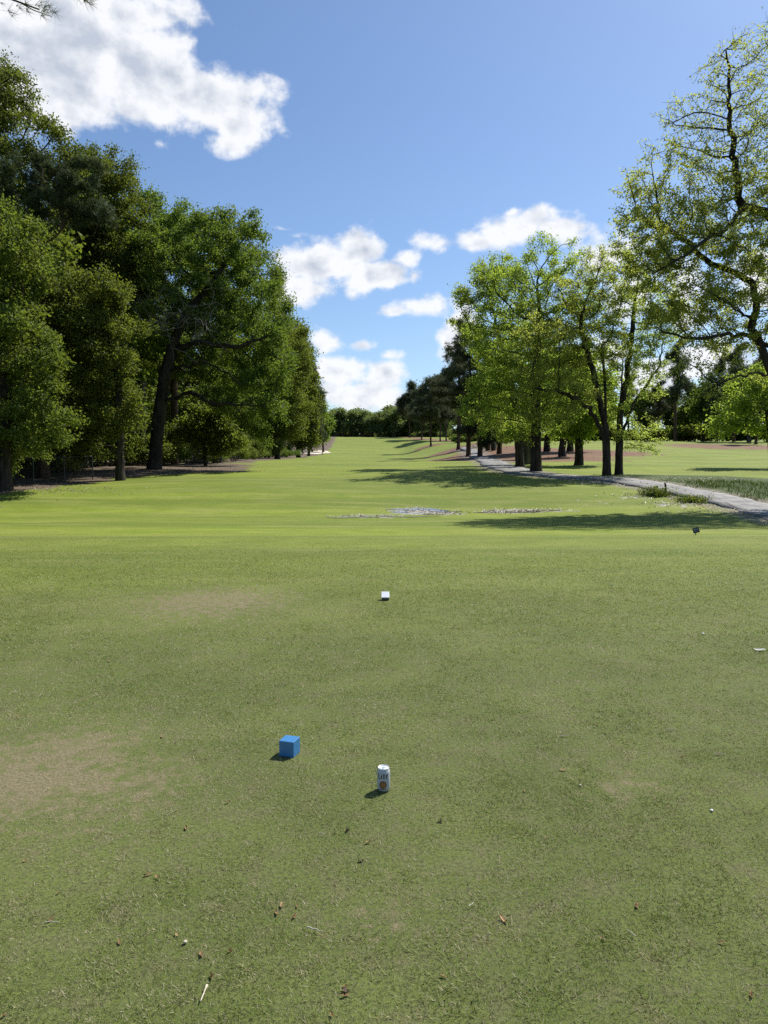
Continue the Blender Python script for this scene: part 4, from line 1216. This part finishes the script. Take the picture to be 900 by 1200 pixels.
# pale chips and washed-up debris, in the swale whitened to suggest glints: stuff
def chips():
    r_ = np.random.default_rng(220)
    C, s = [], []
    for (px, py, rx, ry, n) in [(600, 599.5, 48, 2.4, 230), (575, 600.5, 22, 1.5, 80), (640, 598.6, 30, 1.4, 90), (490, 598.5, 34, 2.6, 80), (520, 602, 22, 2, 70), (430, 605, 40, 1.6, 50), (790, 590, 50, 5, 200), (745, 581, 40, 4, 120), (700, 566.5, 60, 2.5, 200), (800, 563, 70, 4, 260), (840, 600, 50, 5, 150), (60, 574, 90, 5, 340), (230, 550, 80, 3.5, 420), (210, 545, 60, 2, 200)]:
        p = hit(px, py); p1 = hit(px + rx, py); p2 = hit(px, py - ry); p3 = hit(px, py + ry)
        ax, ay = abs(p1[0] - p[0]), abs(p2[1] - p3[1]) / 2
        q = r_.normal(size=(n, 2)) * .55 * np.array([ax, ay]) + p[:2]
        C.append(q)
    xy = np.concatenate(C)
    d = np.min(np.hypot(xy[:, None, 0] - PC[None, ::3, 0], xy[:, None, 1] - PC[None, ::3, 1]), axis=1)
    xy = xy[d > 1.1]
    c = np.stack([xy[:, 0], xy[:, 1], ground(xy[:, 0], xy[:, 1]) + .03], 1)
    V, Q, v = leaf_quads(c, .085, r_, 1.6, .45, jitter=.7)
    v = np.where(V[:, 0] < -4, v * .3, v)
    m = grass_mat('pale_chip', [(0, (.22, .18, .13)), (.5, (.45, .40, .33)), (1, (.72, .69, .62))], .1)
    tag(link('wood_chips', np_mesh('wood_chips', V, Q, [m], {'var': v})), 'pale washed up chips and dead leaves', 'debris', kind='stuff')
chips()
# ------------------------------------------------------------------ small things
def paint(name, col, rough=.5, spec=.4, metal=0.0, wear=None, nscale=30.0, bumpk=.15):
    m, h, out = new_mat(name)
    o = objc(h)
    n = h.noise(o, nscale, 5, .65)
    c = h.mix(h.ramp(n, .3, .7), tuple(x * .9 for x in col), tuple(min(1, x * 1.08) for x in col))
    if wear: c = h.mix(h.ramp(h.noise(o, nscale * 1.7, 6, .7), .60, .70, 0, .85), c, wear)
    h.link(bsdf(h, c, rough, spec, metal, normal=bump(h, n, bumpk, .004)), out.inputs[0])
    return m
M_BLUE = paint('blue_paint', (.020, .165, .385), .42, 1.0, nscale=40, wear=(.05, .10, .18))
M_WHITE = paint('white_paint', (.80, .82, .86), .4, .5, nscale=40)
M_BLOCKSIDE = paint('block_side_grey', (.16, .15, .135), .8, .2, nscale=50, bumpk=.4)  # block sides, a darker grey than the white top plate
M_CAN = paint('can_white', (.44, .455, .48), .3, .6, nscale=8, bumpk=0.0)
M_ALU = paint('aluminium', (.80, .81, .82), .28, .5, metal=.9, nscale=60, bumpk=.03)
M_LID = paint('pale_lid', (.86, .87, .86), .35, .6, metal=.25, nscale=60, bumpk=.03)
M_NAVY = paint('navy_ink', (.008, .022, .060), .35, .5, nscale=20, bumpk=0.0)
M_COPPER = paint('copper_ink', (.26, .105, .035), .4, .5, nscale=160, bumpk=0.0)
M_TAN = paint('gold_ink', (.50, .25, .085), .4, .5, nscale=160, bumpk=0.0)
M_BLACK = paint('black_plastic', (.022, .024, .026), .5, .4)
M_DARKWOOD = paint('dark_stake', (.035, .028, .022), .85, .2)
M_SIGNGREY = paint('sign_print', (.22, .24, .25), .5, .4)
M_STEEL = paint('galvanised_wire', (.06, .062, .06), .5, .4, metal=.4)
M_PALEWOOD = paint('pale_wood', (.60, .52, .38), .6, .3, nscale=120)
M_TWIG = paint('dry_twig', (.46, .42, .35), .8, .2, nscale=90)
M_LEAFBROWN = paint('dry_leaf_orange', (.38, .25, .12), .7, .2, nscale=120)
M_LEAFDARK = paint('dark_dead_leaf', (.10, .072, .050), .8, .15, nscale=120)
M_PEBBLE = paint('pale_stone', (.46, .41, .30), .7, .3, nscale=90)
M_PAPER = paint('white_scrap', (.80, .80, .78), .7, .2, nscale=60)

def block(label, px, py, size, rz, mats, plate=None, tilt=0.0):
    p = hit(px, py)
    root = empty('tee_marker', (p[0], p[1], p[2]), label, 'tee marker', 'block tee markers on the teeing ground')
    bm = bmesh.new(); add_box(bm, (0, 0, size[2] / 2 + .001), size, .0035)
    bm_obj('block', bm, mats[0], root)
    if plate:
        bm = bmesh.new(); add_box(bm, (0, 0, size[2] + .004), (size[0] + .004, size[1] + .004, .008), .0025)
        bm_obj('painted_top', bm, plate, root)
    # steel spike holding it in the turf
    V, Q = tubes([(np.array([(0, 0, -.10), (0, 0, .0), (0, 0, .01)]), np.array([.002, .005, .005]))], 8)
    link('ground_spike', np_mesh('ground_spike', V, Q, [M_STEEL], smooth=True), root)
    root.rotation_euler = (tilt, 0, rz)
    root.location.z += size[1] / 2 * math.sin(tilt) * .75
block('blue painted wooden cube, the nearer tee marker, left of the can', 339.5, 884.5, (.089, .089, .089), R(-17), [M_BLUE])
block('white topped block with dark sides tipped towards the camera, the farther tee marker', 451.5, 703, (.089, .089, .055), R(1.5), [M_BLOCKSIDE], M_WHITE, tilt=R(38))

def beer_can():
    p = hit(449.5, 926.5)
    root = empty('drink_can', p, 'white drink can with dark blue lettering and a copper coloured emblem, standing on the tee', 'can')
    def lathe(name, prof_, mat, n=48):
        V = [(r * math.cos(a), r * math.sin(a), z) for (r, z) in prof_ for a in np.arange(n) / n * 2 * math.pi]
        i = (np.arange(len(prof_) - 1)[:, None] * n); j = np.arange(n)[None]; j2 = (j + 1) % n
        Q = np.stack([i + j, i + j2, i + n + j2, i + n + j], -1).reshape(-1, 4)
        o = link(name, np_mesh(name, V, Q, [mat], smooth=True), root)
        return o
    lathe('can_body', [(.0262, .006), (.0285, .0085), (.0315, .0125), (.0330, .0175), (.0330, .060), (.0330, .0975), (.0324, .1015), (.0305, .1065), (.0285, .1115), (.0275, .1150)], M_CAN)
    lathe('base_rim', [(.001, .009), (.018, .007), (.0225, .001), (.0240, .0), (.0252, .0015), (.0264, .0062)], M_ALU)
    lathe('lid', [(.0274, .1148), (.0282, .1165), (.0283, .1190), (.0278, .1205), (.0270, .1208), (.0262, .1200), (.0255, .1165), (.0248, .1150), (.0238, .1150), (.0225, .1165), (.0100, .1168), (.0003, .1168)], M_LID)
    bm = bmesh.new()
    for k in range(2): bmesh.ops.create_circle(bm, radius=.0078 - .003 * k, segments=20, matrix=Matrix.Translation((0, -.004, .1188)) @ Matrix.Diagonal((1, 1.35, 1, 1)))
    bmesh.ops.bridge_loops(bm, edges=bm.edges[:])
    r = bmesh.ops.extrude_face_region(bm, geom=bm.faces[:])
    bmesh.ops.translate(bm, verts=[v for v in r['geom'] if isinstance(v, bmesh.types.BMVert)], vec=(0, 0, .0012))
    bm_obj('pull_tab', bm, M_ALU, root)
    RC = .0330
    def wrap(name, polys, mat, off):
        """polys: outlines in (s, z) metres on the unrolled can, s measured from the front"""
        bm = bmesh.new()
        for pl in polys:
            d = []
            m = len(pl)
            for a in range(m):
                s0, z0 = pl[a]; s1, z1 = pl[(a + 1) % m]
                k = max(1, int(abs(s1 - s0) / .0015))
                for t in range(k): d.append((s0 + (s1 - s0) * t / k, z0 + (z1 - z0) * t / k))
            vs = []
            for (s, z) in d:
                a = s / RC
                vs.append(bm.verts.new(((RC + off) * math.sin(a), -(RC + off) * math.cos(a), z)))
            bm.faces.new(vs)
        bmesh.ops.triangulate(bm, faces=bm.faces[:])
        return bm_obj(name, bm, mat, root)
    # the word on the front, in narrow broken-script capitals
    z0, z1 = .0715, .0985
    q = lambda s, f: (s * 1.18, z0 + (z1 - z0) * f)
    L = [[q(-.0225, .06), q(-.0195, .0), q(-.0190, .94), q(-.0210, 1.0), q(-.0232, .92)], [q(-.0194, .0), q(-.0150, -.10), q(-.0122, .10), q(-.0140, .16), q(-.0155, .05), q(-.0194, .14)]]
    I = [[q(-.0086, .06), q(-.0068, .0), q(-.0050, .06), q(-.0052, .64), q(-.0068, .72), q(-.0088, .64)], [q(-.0068, .80), q(-.0048, .89), q(-.0068, .98), q(-.0088, .89)]]
    Tt = [[q(.0022, .06), q(.0040, .0), q(.0064, .08), q(.0058, .16), q(.0056, .92), q(.0040, 1.0), q(.0022, .92)], [q(-.0002, .62), q(.0021, .62), q(.0021, .72), q(-.0002, .72)], [q(.0057, .62), q(.0082, .62), q(.0082, .72), q(.0057, .72)]]
    E = [[q(.0128, .12), q(.0150, .0), q(.0158, .10), q(.0158, .66), q(.0146, .72), q(.0126, .62)], [q(.0160, .74), q(.0198, .84), q(.0218, .70), q(.0192, .48), q(.0160, .42), q(.0160, .50), q(.0186, .60), q(.0190, .70), q(.0160, .64)], [q(.0160, .0), q(.0194, .04), q(.0216, .16), q(.0204, .20), q(.0160, .12)]]
    def fat(pl, k=.0006):
        cx = sum(a for a, b in pl) / len(pl)
        return [(a + math.copysign(k, a - cx), b) for a, b in pl]
    wrap('lettering', [fat(pl) for pl in L + I + Tt + E], M_NAVY, .0003)
    el_ = lambda c, rx, rz, n=28: [(rx * math.cos(a), c + rz * math.sin(a)) for a in np.arange(n) / n * 2 * math.pi]
    wrap('emblem_ring', [el_(.0405, .0188, .0205)], M_NAVY, .0003)
    wrap('emblem_disc', [el_(.0405, .0160, .0178)], M_COPPER, .0006)
    wrap('emblem_sheaf', [[(-.0012 + k * .0030, .0300), (.0002 + k * .0030, .0300), (.0010 + k * .0052, .0440), (k * .0050, .0515), (-.0010 + k * .0048, .0440)] for k in (-1.6, 0, 1.6)], M_TAN, .0009)
    wrap('lower_band', [[(-.024, .0165), (.024, .0165), (.024, .0190), (-.024, .0190)]], M_NAVY, .0003)
    root.rotation_euler = (0, 0, R(-5))
beer_can()

def small_sign():
    p = hit(815.5, 627)
    root = empty('ground_sign', p, 'small dark plaque tilted on a stake in the grass near the path', 'sign')
    rot = Matrix.Rotation(R(-14), 3, 'Y') @ Matrix.Rotation(R(-18), 3, 'X')
    bm = bmesh.new(); add_box(bm, (0, 0, .115), (.15, .012, .13), .004, rot); bm_obj('plaque', bm, M_BLACK, root)
    bm = bmesh.new()
    for (x, z, w, h) in [(-.03, .02, .05, .035), (.035, .02, .04, .03), (0, -.025, .10, .014)]:
        c = rot @ Vector((x, -.0075, z)); add_box(bm, (c.x, c.y, c.z + .115), (w, .002, h), 0, rot)
    bm_obj('worn_print', bm, M_SIGNGREY, root)
    bm = bmesh.new(); add_box(bm, (0, .018, .02), (.018, .012, .16), .002); bm_obj('stake', bm, M_DARKWOOD, root)
    root.rotation_euler = (0, 0, R(-8))
small_sign()

def stake():
    p = hit(780, 579)
    root = empty('marker_stake', p, 'short dark stake leaning among weeds at the path edge', 'stake')
    bm = bmesh.new(); add_box(bm, (0, 0, .22), (.07, .07, .55), .008, Matrix.Rotation(R(-7), 3, 'Y')); bm_obj('post', bm, M_DARKWOOD, root)
    bm = bmesh.new(); add_box(bm, (-.06, 0, .51), (.075, .075, .03), .008, Matrix.Rotation(R(-7), 3, 'Y')); bm_obj('cap', bm, M_DARKWOOD, root)
stake()

def waste_bin():
    p = hit(578, 528)
    root = empty('waste_bin', p, 'dark waste bin among the tree trunks beyond the bend of the path', 'bin')
    V, Q = tubes([(np.array([(0, 0, 0), (0, 0, .05), (0, 0, .5), (0, 0, .92), (0, 0, .95)]), np.array([.30, .33, .36, .36, .34]))], 20)
    link('barrel', np_mesh('barrel', V, Q, [M_BLACK], smooth=True), root)
    V, Q = tubes([(np.array([(0, 0, .95), (0, 0, 1.05), (0, 0, 1.18), (0, 0, 1.22)]), np.array([.36, .34, .2, .02]))], 20)
    link('lid', np_mesh('lid', V, Q, [M_BLACK], smooth=True), root)
    bm = bmesh.new(); add_box(bm, (.42, 0, .6), (.07, .07, 1.2), .01); bm_obj('support_post', bm, M_DARKWOOD, root)
    for z in (.3, .75):
        a = np.linspace(0, 6.283, 25)
        V, Q = tubes([(np.stack([.362 * np.cos(a), .362 * np.sin(a), np.full(25, z)], 1), np.full(25, .012))], 6)
        link('hoop', np_mesh('hoop', V, Q, [M_STEEL], smooth=True), root)
waste_bin()

def chain_fence():
    A = onground(-20.6, 31.5); B = onground(-16.6, 40.5)
    root = empty('chain_link_fence', A, 'grey chain link fence in shade along the left wood', 'fence')
    n = 6
    pts = [A + (B - A) * k / (n - 1) for k in range(n)]
    pts = [onground(q[0], q[1]) - A for q in pts]
    H = 1.35
    for q in pts:
        V, Q = tubes([(np.array([q + (0, 0, -.3), q + (0, 0, H), q + (0, 0, H + .05)]), np.array([.03, .03, .012]))], 10)
        link('post', np_mesh('post', V, Q, [M_STEEL], smooth=True), root)
    V, Q = tubes([(np.array([q + (0, 0, H - .02) for q in pts]), np.full(n, .02))], 8)
    link('top_rail', np_mesh('top_rail', V, Q, [M_STEEL], smooth=True), root)
    paths = []
    for a, b in zip(pts[:-1], pts[1:]):
        W_ = np.linalg.norm((b - a)[:2]); u = (b - a) / W_
        st_ = .11
        for d in (1, -1):
            for s in np.arange(-H, W_ + H, st_):
                s0, s1 = (s, s + H * d)
                z0, z1 = .04, H - .04
                # clip to the bay
                t0, t1 = 0.0, 1.0
                f = lambda t: s0 + (s1 - s0) * t
                lo, hi = sorted((( 0 - s0) / (s1 - s0), (W_ - s0) / (s1 - s0)))
                t0, t1 = max(t0, lo), min(t1, hi)
                if t1 - t0 < .03: continue
                paths.append((np.array([a + u * f(t) + np.array([0, 0, z0 + (z1 - z0) * t]) + np.array([0, .01 * d, 0]) for t in (t0, t1)]), np.full(2, .0035)))
    V, Q = tubes(paths, 3)
    link('wire_mesh', np_mesh('wire_mesh', V, Q, [M_STEEL]), root)
chain_fence()
# vine growth hanging over the fence
vb = make_bush('fence_vine', 'pale tangled vine heaped over the chain link fence', 'vines on the chain link fence', 1.7, 1.5, 4200, .11, M_LEAF_WOOD, 401, onground(-19.9, 32.9, -.03))
dup(vb, onground(-18.9, 35.2, -.03), 1.9, (.9, .9, 1.0))

def log():
    p = hit(231, 543)
    root = empty('fallen_log', p, 'pale fallen log lying in the leaf litter behind the leaning oak', 'log')
    V, Q = tubes([(np.array([(-1.1, 0, .16), (-.4, .05, .18), (.4, .02, .17), (1.1, -.1, .15)]), np.array([.17, .16, .15, .13]))], 12)
    link('trunk', np_mesh('trunk', V, Q, [M_DEAD], smooth=True), root)
    for x, r0 in ((-1.1, .17), (1.1, .13)):
        bm = bmesh.new(); bmesh.ops.create_cone(bm, segments=12, radius1=r0 * .98, radius2=r0 * .93, depth=.02, cap_ends=True, matrix=Matrix.Translation((x * 1.005, 0 if x < 0 else -.1, .16 if x < 0 else .15)) @ Matrix.Rotation(R(90), 4, 'Y'))
        bm_obj('sawn_end', bm, M_PALEWOOD, root)
log()
# the rust-brown pine trunk behind the oak
T('pine_tree', 'reddish pine trunk standing behind the leaning oak next to the log', 'tree', 205, 545, [(205, 410, 30, 22), (215, 385, 26, 18), (195, 430, 26, 16)], .30, M_NEEDLE, M_BARK_PINE, n_attr=160, D=.7, kill=1.0, n_leaf=3500, leaf=.4, seed=402, needles=True, spread=.6)

# ------------------------------------------------------------------ golfer at the bunker
def skin_mesh(name, verts, edges, radii, mat, parent, root_i=0, sub=2):
    me = bpy.data.meshes.new(name); me.from_pydata([tuple(v) for v in verts], edges, [])
    o = bpy.data.objects.new(name, me); COL.objects.link(o)
    m = o.modifiers.new('s', 'SKIN')
    for i, r in enumerate(radii):
        me.skin_vertices[0].data[i].radius = (r, r) if np.isscalar(r) else r
    me.skin_vertices[0].data[root_i].use_root = True
    s = o.modifiers.new('d', 'SUBSURF'); s.levels = s.render_levels = sub
    dg = bpy.context.evaluated_depsgraph_get()
    nm = bpy.data.meshes.new_from_object(o.evaluated_get(dg))
    o.modifiers.clear(); o.data = nm
    bpy.data.meshes.remove(me)
    nm.name = name
    nm.materials.clear(); nm.materials.append(mat)
    for p in nm.polygons: p.use_smooth = True
    o.parent = parent
    return o
def golfer():
    p = hit(378, 533.3)
    root = empty('person', p, 'person in dark clothes leaning forward with a club beside the far sand bunker', 'person')
    SK = paint('skin', (.42, .25, .17), .6, .3); SH = paint('dark_shirt', (.020, .022, .030), .8, .2); TR = paint('dark_trousers', (.028, .027, .028), .85, .2); HR = paint('hair', (.020, .014, .010), .7, .3); SHOE = paint('dark_shoe', (.03, .03, .03), .5, .3)
    # facing +x (towards the flag side), bent from the hips, hands forward on the club
    j = {'pel': (0, 0, .92), 'chest': (.16, 0, 1.28), 'neck': (.25, 0, 1.44), 'head': (.32, 0, 1.58), 'top': (.34, 0, 1.68),
         'shl': (.17, .19, 1.36), 'ell': (.34, .22, 1.14), 'wrl': (.52, .06, 1.02), 'hdl': (.57, .03, 1.00),
         'shr': (.17, -.19, 1.36), 'elr': (.36, -.20, 1.14), 'wrr': (.54, -.04, 1.04), 'hdr': (.60, -.01, 1.03),
         'hpl': (-.02, .10, .86), 'knl': (.06, .14, .48), 'anl': (-.02, .16, .09), 'tol': (.16, .18, .045),
         'hpr': (-.02, -.10, .86), 'knr': (.06, -.14, .48), 'anr': (-.02, -.16, .09), 'tor': (.16, -.18, .045)}
    k = list(j); V = [j[a] for a in k]; ix = {a: i for i, a in enumerate(k)}
    E = [(ix[a], ix[b]) for a, b in [('pel', 'chest'), ('chest', 'neck'), ('neck', 'head'), ('head', 'top'), ('chest', 'shl'), ('shl', 'ell'), ('ell', 'wrl'), ('wrl', 'hdl'), ('chest', 'shr'), ('shr', 'elr'), ('elr', 'wrr'), ('wrr', 'hdr'),
                                     ('pel', 'hpl'), ('hpl', 'knl'), ('knl', 'anl'), ('anl', 'tol'), ('pel', 'hpr'), ('hpr', 'knr'), ('knr', 'anr'), ('anr', 'tor')]]
    rad = {'pel': .13, 'chest': .135, 'neck': .055, 'head': .092, 'top': .07, 'hpl': .085, 'hpr': .085, 'knl': .058, 'knr': .058, 'anl': .042, 'anr': .042, 'tol': .035, 'tor': .035, 'shl': .058, 'shr': .058, 'ell': .042, 'elr': .042, 'wrl': .03, 'wrr': .03, 'hdl': .035, 'hdr': .035}
    skin_mesh('body', V, E, [rad[a] for a in k], SK, root)
    def sub(names, edges, grow_, mat, nm):
        kk = {a: i for i, a in enumerate(names)}
        skin_mesh(nm, [j[a] for a in names], [(kk[a], kk[b]) for a, b in edges], [rad[a] + grow_ for a in names], mat, root)
    sub(['pel', 'chest', 'shl', 'ell', 'shr', 'elr'], [('pel', 'chest'), ('chest', 'shl'), ('shl', 'ell'), ('chest', 'shr'), ('shr', 'elr')], .018, SH, 'shirt')
    sub(['pel', 'hpl', 'knl', 'anl', 'hpr', 'knr', 'anr'], [('pel', 'hpl'), ('hpl', 'knl'), ('knl', 'anl'), ('pel', 'hpr'), ('hpr', 'knr'), ('knr', 'anr')], .016, TR, 'trousers')
    sub(['anl', 'tol'], [('anl', 'tol')], .014, SHOE, 'shoe'); sub(['anr', 'tor'], [('anr', 'tor')], .014, SHOE, 'shoe')
    bm = bmesh.new(); bmesh.ops.create_uvsphere(bm, u_segments=16, v_segments=10, radius=.105, matrix=Matrix.Translation((.30, 0, 1.645)) @ Matrix.Diagonal((1, .92, .78, 1)))
    bm_obj('hair', bm, HR, root, True)
    for s in (1, -1):   # fingers round the grip
        o = np.array(j['hdl'] if s > 0 else j['hdr'])
        paths = []
        for f in range(4):
            q = o + np.array([.012 * f - .02, 0, -.01 * f + .02])
            paths.append((np.array([q + (0, .03 * s, .01), q + (.03, .03 * s, .0), q + (.045, .0, -.01), q + (.03, -.02 * s, -.015)]), np.array([.010, .010, .009, .007])))
        paths.append((np.array([o + (-.02, .02 * s, .02), o + (.01, -.01 * s, .035), o + (.04, -.015 * s, .03)]), np.array([.012, .011, .008])))
        Vv, Q = tubes(paths, 6)
        link('fingers', np_mesh('fingers', Vv, Q, [SK], smooth=True), root)
    # features of the face
    bm = bmesh.new()
    bmesh.ops.create_cone(bm, segments=8, radius1=.018, radius2=.006, depth=.04, matrix=Matrix.Translation((.425, 0, 1.575)) @ Matrix.Rotation(R(100), 4, 'Y'))
    for s in (1, -1): bmesh.ops.create_uvsphere(bm, u_segments=8, v_segments=6, radius=.022, matrix=Matrix.Translation((.31, .095 * s, 1.58)) @ Matrix.Diagonal((.8, .4, 1.2, 1)))
    bm_obj('nose_and_ears', bm, SK, root, True)
    root.rotation_euler = (0, 0, R(8))
    c = empty('golf_club', p, 'golf club held out in the hands of the person by the far bunker', 'golf club')
    V2, Q2 = tubes([(np.array([(.50, .0, 1.00), (.60, .01, 1.03), (.80, .03, 1.22), (1.25, .06, 1.62)]), np.array([.014, .014, .009, .007]))], 8)
    link('shaft', np_mesh('shaft', V2, Q2, [M_BLACK], smooth=True), c)
    bm = bmesh.new(); add_box(bm, (1.27, .06, 1.66), (.05, .11, .07), .012, Matrix.Rotation(R(25), 3, 'Y')); bm_obj('club_head', bm, M_ALU, c)
    c.rotation_euler = (0, 0, R(8))
golfer()

# far flag on the green
def flag():
    p = gpx(421, 401, 0)
    root = empty('flagstick', p, 'thin flagstick with a pale flag on the far green', 'flag')
    V, Q = tubes([(np.array([(0, 0, -.1), (0, 0, 2.3)]), np.array([.02, .015]))], 8); link('pole', np_mesh('pole', V, Q, [M_PAPER], smooth=True), root)
    bm = bmesh.new()
    for k in range(6):
        x0, x1 = .02 + k * .085, .02 + (k + 1) * .085
        f = lambda x: .05 * math.sin(x * 9)
        a = [bm.verts.new((x, f(x) + d, z)) for x, z in ((x0, 1.8), (x1, 1.8), (x1, 2.28), (x0, 2.28)) for d in (0,)]
        bm.faces.new(a)
    bmesh.ops.remove_doubles(bm, verts=bm.verts, dist=.001)
    r = bmesh.ops.solidify(bm, geom=bm.faces[:], thickness=.006)
    bm_obj('flag_cloth', bm, M_PAPER, root)
flag()

# ------------------------------------------------------------------ litter on the tee, each bit a thing
def bit_leaf(r_, L, Wd, curl):
    bm = bmesh.new()
    n = 6
    rows = []
    for k in range(n + 1):
        t = k / n
        w = Wd * .5 * math.sin(math.pi * (.08 + .86 * t)) ** .8
        y = (t - .5) * L
        z = .004 + curl * L * ((t - .5) ** 2) * .5 + .003 * math.sin(t * 7)
        rows.append([bm.verts.new((-w, y, z + w * curl * .35)), bm.verts.new((0, y + .001, z)), bm.verts.new((w, y, z + w * curl * .45))])
    for a, b in zip(rows[:-1], rows[1:]):
        for c in range(2): bm.faces.new((a[c], a[c + 1], b[c + 1], b[c]))
    bmesh.ops.solidify(bm, geom=bm.faces[:], thickness=.0008)
    return bm
def bit_twig(r_, L, rad_):
    pts = [np.array([(t - .5) * L, r_.normal() * L * .03, .008 + rad_ + r_.normal() * .001]) for t in np.linspace(0, 1, 6)]
    return tubes([(np.array(pts), np.linspace(rad_, rad_ * .5, 6))], 7)
def place(o, px, py, rz=None, s=1.0):
    p = hit(px, py)
    o.location = (p[0], p[1], p[2] + .003); o.rotation_euler = (0, 0, random.uniform(0, 6.28) if rz is None else rz)
    o.scale = (s, s, s)
r_ = np.random.default_rng(500)
LG, LL = 'dry tan leaf scraps on the tee', 'dry curled tan leaf scrap lying in the mown grass of the tee'
lm = [bm_obj('fallen_leaf', bit_leaf(r_, .045, .016, .9), M_LEAFBROWN), bm_obj('fallen_leaf', bit_leaf(r_, .034, .013, 1.5), M_LEAFBROWN), bm_obj('fallen_leaf', bit_leaf(r_, .026, .010, .5), M_LEAFBROWN)]
spots = [(173, 1028), (185, 1032), (207, 1101), (236, 1123), (248, 1149), (270, 1117), (324, 1075), (330, 1066), (348, 1065), (345, 1078), (389, 1195), (706, 1102), (746, 1066), (431, 990), (640, 985), (660, 905), (615, 930), (5, 1195), (140, 1110), (60, 1083), (68, 1050), (218, 972), (267, 943), (800, 888), (842, 886), (880, 955), (405, 1158), (405, 1170), (845, 1110), (470, 740), (128, 776), (20, 842), (110, 825), (190, 865), (700, 850), (735, 873), (520, 1150), (880, 1170), (30, 1010), (590, 1080)]
for k, (px, py) in enumerate(spots):
    kind = k % 3
    if k < 3: o = lm[kind]
    else: o = lm[kind].copy(); COL.objects.link(o)
    tag(o, LL, 'leaf', LG); place(o, px, py, s=float(r_.uniform(.55, .95)))
DG, DL = 'dark dead leaves on the tee', 'small dark dead leaf lying flat on the tee'
dm_ = bm_obj('dead_leaf', bit_leaf(r_, .024, .016, .2), M_LEAFDARK)
for k, (px, py) in enumerate([(407, 975), (516, 966), (423, 1010), (405, 1168)]):
    o = dm_ if k == 0 else dm_.copy()
    if k: COL.objects.link(o)
    tag(o, DL, 'leaf', DG); place(o, px, py)
for (px, py, L, rad_, rz, lab) in [(369, 1095, .062, .0022, R(-20), 'pale straight twig, longest on the bare patch below the can'), (552, 1065, .030, .0022, R(48), 'short white sliver of wood right of the bare patch below the can'), (378, 981, .030, .0018, R(-25), 'thin pale twig just below the blue cube'),
                                   (740, 1098, .040, .0018, R(115), 'bluish white splinter near the right front of the tee'), (62, 1084, .05, .0018, R(0), 'pale twig near the left front corner of the tee'), (787, 858, .07, .002, R(5), 'thin pale twig far right on the tee'), (662, 865, .06, .002, R(0), 'pale twig right of the can on open turf'),
                                   (843, 886, .06, .0018, R(-8), 'orange tinted stalk at the right side of the tee')]:
    V, Q = bit_twig(r_, L, rad_)
    o = link('twig', np_mesh('twig', V, Q, [M_TWIG], smooth=True)); tag(o, lab, 'twig', 'twigs lying on the tee'); place(o, px, py, rz)
# wooden golf tee lying at the bottom of the picture
V, Q = tubes([(np.array([(0, -.033, .009), (0, -.028, .0095), (0, .018, .010), (0, .026, .0105), (0, .030, .0105)]), np.array([.0005, .0020, .0022, .0045, .0050]))], 10)
o = link('golf_tee', np_mesh('golf_tee', V, Q, [M_PALEWOOD], smooth=True)); tag(o, 'pale wooden golf tee lying in the grass at the bottom of the photo', 'golf tee'); place(o, 239, 1171, R(-3))
def stone(px, py, rad_, lab, mat, nm, cat, seed, flat=.7):
    r_ = np.random.default_rng(seed)
    bm = bmesh.new(); bmesh.ops.create_icosphere(bm, subdivisions=3, radius=rad_)
    for v in bm.verts:
        v.co *= 1 + .10 * math.sin(v.co.x / rad_ * 3 + seed) * math.cos(v.co.z / rad_ * 2.3 + seed); v.co.z = v.co.z * flat + rad_ * flat
    o = bm_obj(nm, bm, mat, None, True); tag(o, lab, cat, None); place(o, px, py)
stone(217, 1107, .0072, 'pale rounded pebble near the lower left of the tee', M_PEBBLE, 'pebble', 'pebble', 1)
stone(834, 952, .007, 'white pebble at the right of the tee below the twigs', M_PAPER, 'pebble', 'pebble', 2)
stone(680, 922, .006, 'tiny pale pebble on the turf right of the can', M_PEBBLE, 'pebble', 'pebble', 4)
stone(824, 744, .012, 'small white pebble far out on the right of the tee', M_PAPER, 'pebble', 'pebble', 5)
bm = bit_leaf(np.random.default_rng(3), .10, .045, .9)
o = bm_obj('paper_scrap', bm, M_PAPER); tag(o, 'crumpled white scrap at the right edge of the tee', 'scrap'); place(o, 890, 763, R(70))
